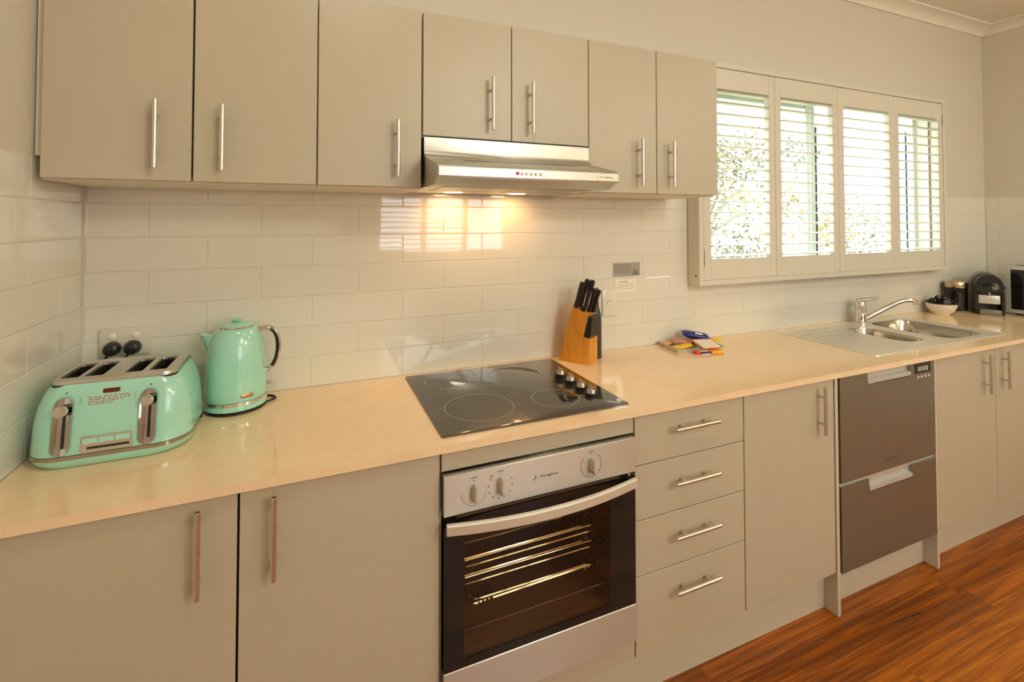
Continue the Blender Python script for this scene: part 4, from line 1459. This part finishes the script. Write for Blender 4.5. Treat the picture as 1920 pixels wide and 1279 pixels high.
for i, (s, w, L_, r) in enumerate(((0.070, 0.014, 0.108, 0.0085), (0.074, 0.046, 0.118, 0.0085), (0.092, 0.052, 0.122, 0.0085), (0.100, 0.018, 0.085, 0.0095), (0.114, 0.044, 0.098, 0.008), (0.121, 0.063, 0.094, 0.008))):
    b0 = kp(s, w, top(s) + 0.0005)
    t = thing('kitchen_knife', klab[i], 'knife', tuple(b0), 'knives in the block')
    loops = []
    for u, f, bend in ((0, 0.75, 0), (0.08, 0.95, 0), (0.35, 0.85, 0.001), (0.7, 1.0, 0.002), (0.93, 1.1, 0.004), (1.0, 0.8, 0.005)):
        c = b0 + kd * (L_ * u) + ka * bend
        sx = ka - kd * ka.dot(kd)
        sx.normalize()
        loops.append([c + sx * (r * 1.25 * f * math.cos(2 * PI * j / 12)) + kb_ * (r * 0.8 * f * math.sin(2 * PI * j / 12)) for j in range(12)])
    obj('grip', G().loft(loops), M_black, t, smooth=60)
    obj('bolster', G().tube([b0 - kd * 0.0004, b0 + kd * 0.004], r * 0.9, 12), M_black_gloss, t)
    if i == 3:
        c = b0 + kd * 0.045 - kb_ * (r * 0.86)
        obj('rivet_strip', G().tube([c - kd * 0.022, c + kd * 0.03], 0.0022, 8), M_nickel, t)
bx, by = 1.7135, -0.073
t = thing('black_bottle', 'tall satin black bottle standing behind the knife block', 'bottle', (bx, by, CT))
obj('bottle_body', G().lathe([(0.0225, CT), (0.0245, CT + 0.002), (0.0245, CT + 0.160), (0.0235, CT + 0.172), (0.020, CT + 0.188), (0.0155, CT + 0.205), (0.0130, CT + 0.222), (0.0125, CT + 0.262), (0.0, CT + 0.262)], bx, by, 32), M_bottle, t, smooth=60)
obj('cap', G().lathe([(0.0138, CT + 0.262), (0.0138, CT + 0.285), (0.012, CT + 0.288), (0, CT + 0.288)], bx, by, 24), M_black, t)

# ------------------------------------------------------------------ snack tray
tr = thing('snack_tray', 'small pale grey tray of wrapped snacks on the worktop', 'tray', (2.195, -0.10, CT), local=True, rot=R(-9))
g = G()
o_ = rrect(-0.118, 0.118, -0.077, 0.077, 0.008, 3)
z_ = lambda f, z: [(p[0] * f, p[1] * f, z) for p in o_]
g.loft([z_(0.95, 0.0), z_(1.0, 0.015), z_(1.02, 0.0165), z_(0.985, 0.0165), z_(0.94, 0.003)], True, True)
obj('tray_body', g, M_tray, tr)


def packet(name, label, cat, m, loc, size, rot, tilt=0.0, band=None, group='wrapped snacks on the tray', roll=0.0):
    t = thing(name, label, cat, loc, group, local=True, rot=rot)
    t.rotation_euler = (roll, tilt, rot)
    L_, W_, H_ = size
    loops = []
    n = 13
    for k in range(n):
        u = -1 + 2 * k / (n - 1)
        f = max(0.06, (1 - abs(u) ** 7))
        if abs(u) > 0.93:
            f = 0.06
        wv_ = W_ / 2 * (0.93 + 0.07 * f)
        loops.append([(u * L_ / 2, wv_ * math.copysign(abs(math.cos(a)) ** 0.6, math.cos(a)), H_ / 2 + H_ / 2 * f * math.copysign(abs(math.sin(a)) ** 0.8, math.sin(a))) for a in [2 * PI * j / 14 + 0.01 for j in range(14)]])
    obj('wrapper', G().loft(loops), m, t, smooth=60)
    if band:
        g = G().box(-L_ * 0.05, L_ * 0.22, -W_ * 0.32, W_ * 0.02, H_ * 0.965, H_ * 1.01, 0.001, 1)
        obj('label_band', g, band, t)
    return t


ZT = CT + 0.004
packet('snack_packet', 'tan wrapped biscuit at the back edge of the snack tray', 'snack', M_tan, (2.118, -0.040, ZT), (0.075, 0.034, 0.016), R(15))
packet('snack_packet', 'yellow and brown wrapped sweet at the front of the snack tray', 'snack', M_yellow, (2.118, -0.115, ZT), (0.062, 0.032, 0.017), R(-6), band=M_tan)
packet('snack_packet', 'second yellow wrapped sweet beside the orange box in the tray', 'snack', M_yellow, (2.165, -0.108, ZT), (0.060, 0.034, 0.018), R(12))
packet('snack_packet', 'pinkish brown cookie packet behind the yellow sweets', 'snack', M_pink, (2.165, -0.056, ZT), (0.070, 0.045, 0.030), R(-25))
packet('snack_packet', 'pinkish brown cookie packet under the blue chocolate bar', 'snack', M_pink, (2.222, -0.062, ZT), (0.072, 0.045, 0.026), R(20))
packet('chocolate_bar', 'blue wrapped chocolate bar on top of the snack pile', 'chocolate bar', M_blue, (2.252, -0.066, ZT + 0.026), (0.125, 0.046, 0.026), R(-28), tilt=R(9), band=M_paper, roll=R(14))
packet('snack_packet', 'yellow packet poking out at the window end of the tray', 'snack', M_yellow, (2.330, -0.112, CT + 0.0175), (0.07, 0.028, 0.012), R(-8))


def carton(label, m, loc, size, rot, stripe, lid=None, roll=0.0, under=None):
    t = thing('snack_box', label, 'box', loc, 'small boxes by the tray', local=True, rot=rot)
    t.rotation_euler = (roll, 0, rot)
    a, b, c = size
    if under:
        obj('box_edge', G().box(-a / 2 - 0.001, a / 2 + 0.001, -b / 2 - 0.001, b / 2 + 0.001, 0.0005, c * 0.55), under, t, smooth=0)
    obj('carton', G().box(-a / 2, a / 2, -b / 2, b / 2, 0, c, 0.001, 1), m, t)
    if stripe:
        obj('printed_stripe', G().box(-a / 2 - 0.0004, a / 2 + 0.0004, -b / 2 - 0.0004, -b / 2 + b * 0.35, c * 0.45, c + 0.0004), stripe, t, smooth=0)
    if lid:
        obj('printed_end', G().box(-a / 2 - 0.0005, -a / 2 + a * 0.5, -b / 2 - 0.0006, b / 2 + 0.0005, -0.0 + 0.0005, c * 0.35), lid, t, smooth=0)


carton('white topped orange box lying across the snack tray', M_paper, (2.228, -0.160, CT + 0.0215), (0.084, 0.080, 0.009), R(-10), None, roll=R(9), under=M_orange)
carton('thin orange box behind the white box in the tray', M_orange, (2.272, -0.103, CT + 0.0168), (0.098, 0.022, 0.014), R(-4), None)
carton('orange and gold box lying on the worktop in front of the tray', M_orange, (2.222, -0.217, CT + 0.0005), (0.058, 0.036, 0.012), R(-9), M_yellow)
carton('small red box at the front corner of the tray', M_red, (2.138, -0.196, CT + 0.0005), (0.020, 0.022, 0.014), R(-12), None)
carton('white box with a blue edge lying in front of the tray', M_paper, (2.176, -0.206, CT + 0.0005), (0.045, 0.030, 0.010), R(-10), M_blue)

# ------------------------------------------------------------------ far end of the worktop
bx, by = 4.168, -0.088
t = thing('capsule_bowl', 'cream bowl with a dark rim beside the black canister', 'bowl', (bx, by, CT))
obj('bowl_body', G().lathe([(0.036, CT), (0.038, CT + 0.004), (0.060, CT + 0.022), (0.074, CT + 0.048), (0.078, CT + 0.070), (0.075, CT + 0.070), (0.070, CT + 0.048), (0.055, CT + 0.024), (0.0, CT + 0.012)], bx, by, 40), M_cream, t, smooth=50)
obj('rim', G().lathe([(0.0785, CT + 0.066), (0.0795, CT + 0.072), (0.0765, CT + 0.0735), (0.0745, CT + 0.070)], bx, by, 40), M_black_gloss, t)
rn = random.Random(12)
cols = (M_black_gloss, M_black, M_black_gloss, M_grey_plastic, M_black)
caps = []
k = 0
for lay, (zz, rad, cnt) in enumerate(((CT + 0.052, 0.045, 7), (CT + 0.074, 0.046, 7), (CT + 0.096, 0.024, 4))):
    for j in range(cnt):
        a = 2 * PI * j / cnt + lay * 0.6
        caps.append((bx + rad * math.cos(a), by + rad * math.sin(a), zz, cols[k % 5], (rn.uniform(-0.9, 0.9), rn.uniform(-0.9, 0.9), 0)))
        k += 1
for (x, y, z, m, r_) in caps:
    c = obj('coffee_capsule', G().lathe([(0.008, -0.011), (0.0115, -0.009), (0.0145, 0.007), (0.017, 0.008), (0.017, 0.0095), (0.0, 0.0095)], 0, 0, 16), m, loc=(x, y, z), rot=r_)
    tag(c, 'small dark coffee capsule heaped in the cream bowl', 'capsule', 'coffee capsules in the cream bowl')

cx_, cy_ = 4.372, -0.070
t = thing('canister', 'black cylindrical canister with a copper coloured lid band by the bowl', 'canister', (cx_, cy_, CT))
obj('canister_body', G().lathe([(0.054, CT), (0.0555, CT + 0.003), (0.0555, CT + 0.150), (0.0, CT + 0.150)], cx_, cy_, 40), M_black_gloss, t)
obj('lid', G().lathe([(0.056, CT + 0.150), (0.057, CT + 0.152), (0.057, CT + 0.182), (0.055, CT + 0.186), (0.0, CT + 0.186)], cx_, cy_, 40), M_band, t)
obj('base_ring', G().lathe([(0.058, CT + 0.0002), (0.058, CT + 0.008), (0.0557, CT + 0.009)], cx_, cy_, 40), M_grey_plastic, t)

# coffee machine facing the room
t = thing('coffee_machine', 'black capsule coffee machine with a silver drip tray window', 'coffee machine', (4.447, -0.190, CT), local=True, rot=R(-58))
t.scale = (0.82, 0.86, 1.0)
# local: -y is the front, x to the machine's right
CB = lambda *a, **k: obj(*a, **k)
g = G()
hp_ = [(0.078 * math.cos(a), 0.165 + 0.078 * math.sin(a)) for a in [PI * k / 16 for k in range(17)]]
pf = hp_ + [(-0.078, 0.135), (0.078, 0.135)]
g.prism([(x, -0.070, z) for x, z in pf], (0, 0.11, 0))
CB('head', g, M_black, t, smooth=40)
g = G()
pf2 = [(0.082 * math.cos(a), 0.168 + 0.082 * math.sin(a)) for a in [PI * k / 16 for k in range(17)]] + [(-0.082, 0.002), (0.082, 0.002)]
g.prism([(x, 0.041, z) for x, z in pf2], (0, 0.10, 0))
CB('housing', g, M_grey_plastic, t, smooth=40)
CB('cup_bay', G().box(-0.080, 0.080, -0.066, 0.041, 0.0, 0.020, 0.004, 1), M_black, t)
CB('side_post', G().box(-0.082, -0.062, -0.066, 0.041, 0.020, 0.134, 0.004, 1), M_black, t)
CB('side_post', G().box(0.062, 0.082, -0.066, 0.041, 0.020, 0.134, 0.004, 1), M_black, t)
CB('capsule_bin', G().box(-0.060, 0.060, -0.058, 0.040, 0.064, 0.118, 0.006, 2), M_silver, t)
CB('bay_top', G().box(-0.0615, 0.0615, -0.064, 0.040, 0.119, 0.1345, 0.003, 1), M_black, t)
CB('drip_tray', G().box(-0.060, 0.060, -0.095, -0.0665, 0.0, 0.034, 0.008, 2), M_grey_plastic, t)
CB('lever', G().tube([(-0.03, -0.074, 0.175), (0.0, -0.088, 0.190), (0.03, -0.074, 0.175)], 0.006, 10), M_black_gloss, t)
CB('brew_dial', G().lathe([(0.021, 0), (0.021, 0.006), (0.016, 0.010), (0, 0.010)], 0, 0, 24), M_grey_plastic, t, loc=(0.028, -0.070, 0.170), rot=(R(90), 0, 0))
CB('spout', G().lathe([(0.010, 0.135), (0.008, 0.120), (0.0, 0.120)], 0, -0.060, 16), M_chrome, t)
CB('side_knob', G().cyl((0.076, -0.03, 0.168), (0.094, -0.03, 0.166), 0.008, n=12), M_black, t)

t = thing('microwave', 'black microwave with a silver frame at the end of the worktop', 'microwave', (4.70, -0.42, CT))
MX, MY0, MY1, MZ0, MZ1 = 4.535, -0.595, -0.240, CT + 0.012, CT + 0.295
obj('case', G().box(MX + 0.012, 4.885, MY0 + 0.004, MY1 - 0.004, MZ0, MZ1 - 0.003, 0.004, 1), M_black, t)
g = G()
fw = 0.022
for a in ((MY0, MY1, MZ1 - fw, MZ1), (MY0, MY1, MZ0, MZ0 + fw), (MY1 - fw, MY1, MZ0 + fw, MZ1 - fw), (MY0, MY0 + fw, MZ0 + fw, MZ1 - fw)):
    g.box(MX, MX + 0.013, *a)
bmesh.ops.remove_doubles(g.bm, verts=g.bm.verts[:], dist=1e-5)
obj('door_frame', g, M_silver, t, smooth=0)
obj('door_glass', G().box(MX + 0.003, MX + 0.012, MY0 + fw, MY1 - fw, MZ0 + fw, MZ1 - fw), M_black_gloss, t, smooth=0)
for y in (MY0 + 0.04, MY1 - 0.04):
    for x in (MX + 0.04, 4.85):
        obj('foot', G().cyl((x, y, CT + 0.0002), (x, y, MZ0), 0.012, n=12), M_rubber, t)

for o in bpy.data.objects:
    if '_local' in o:
        del o['_local']
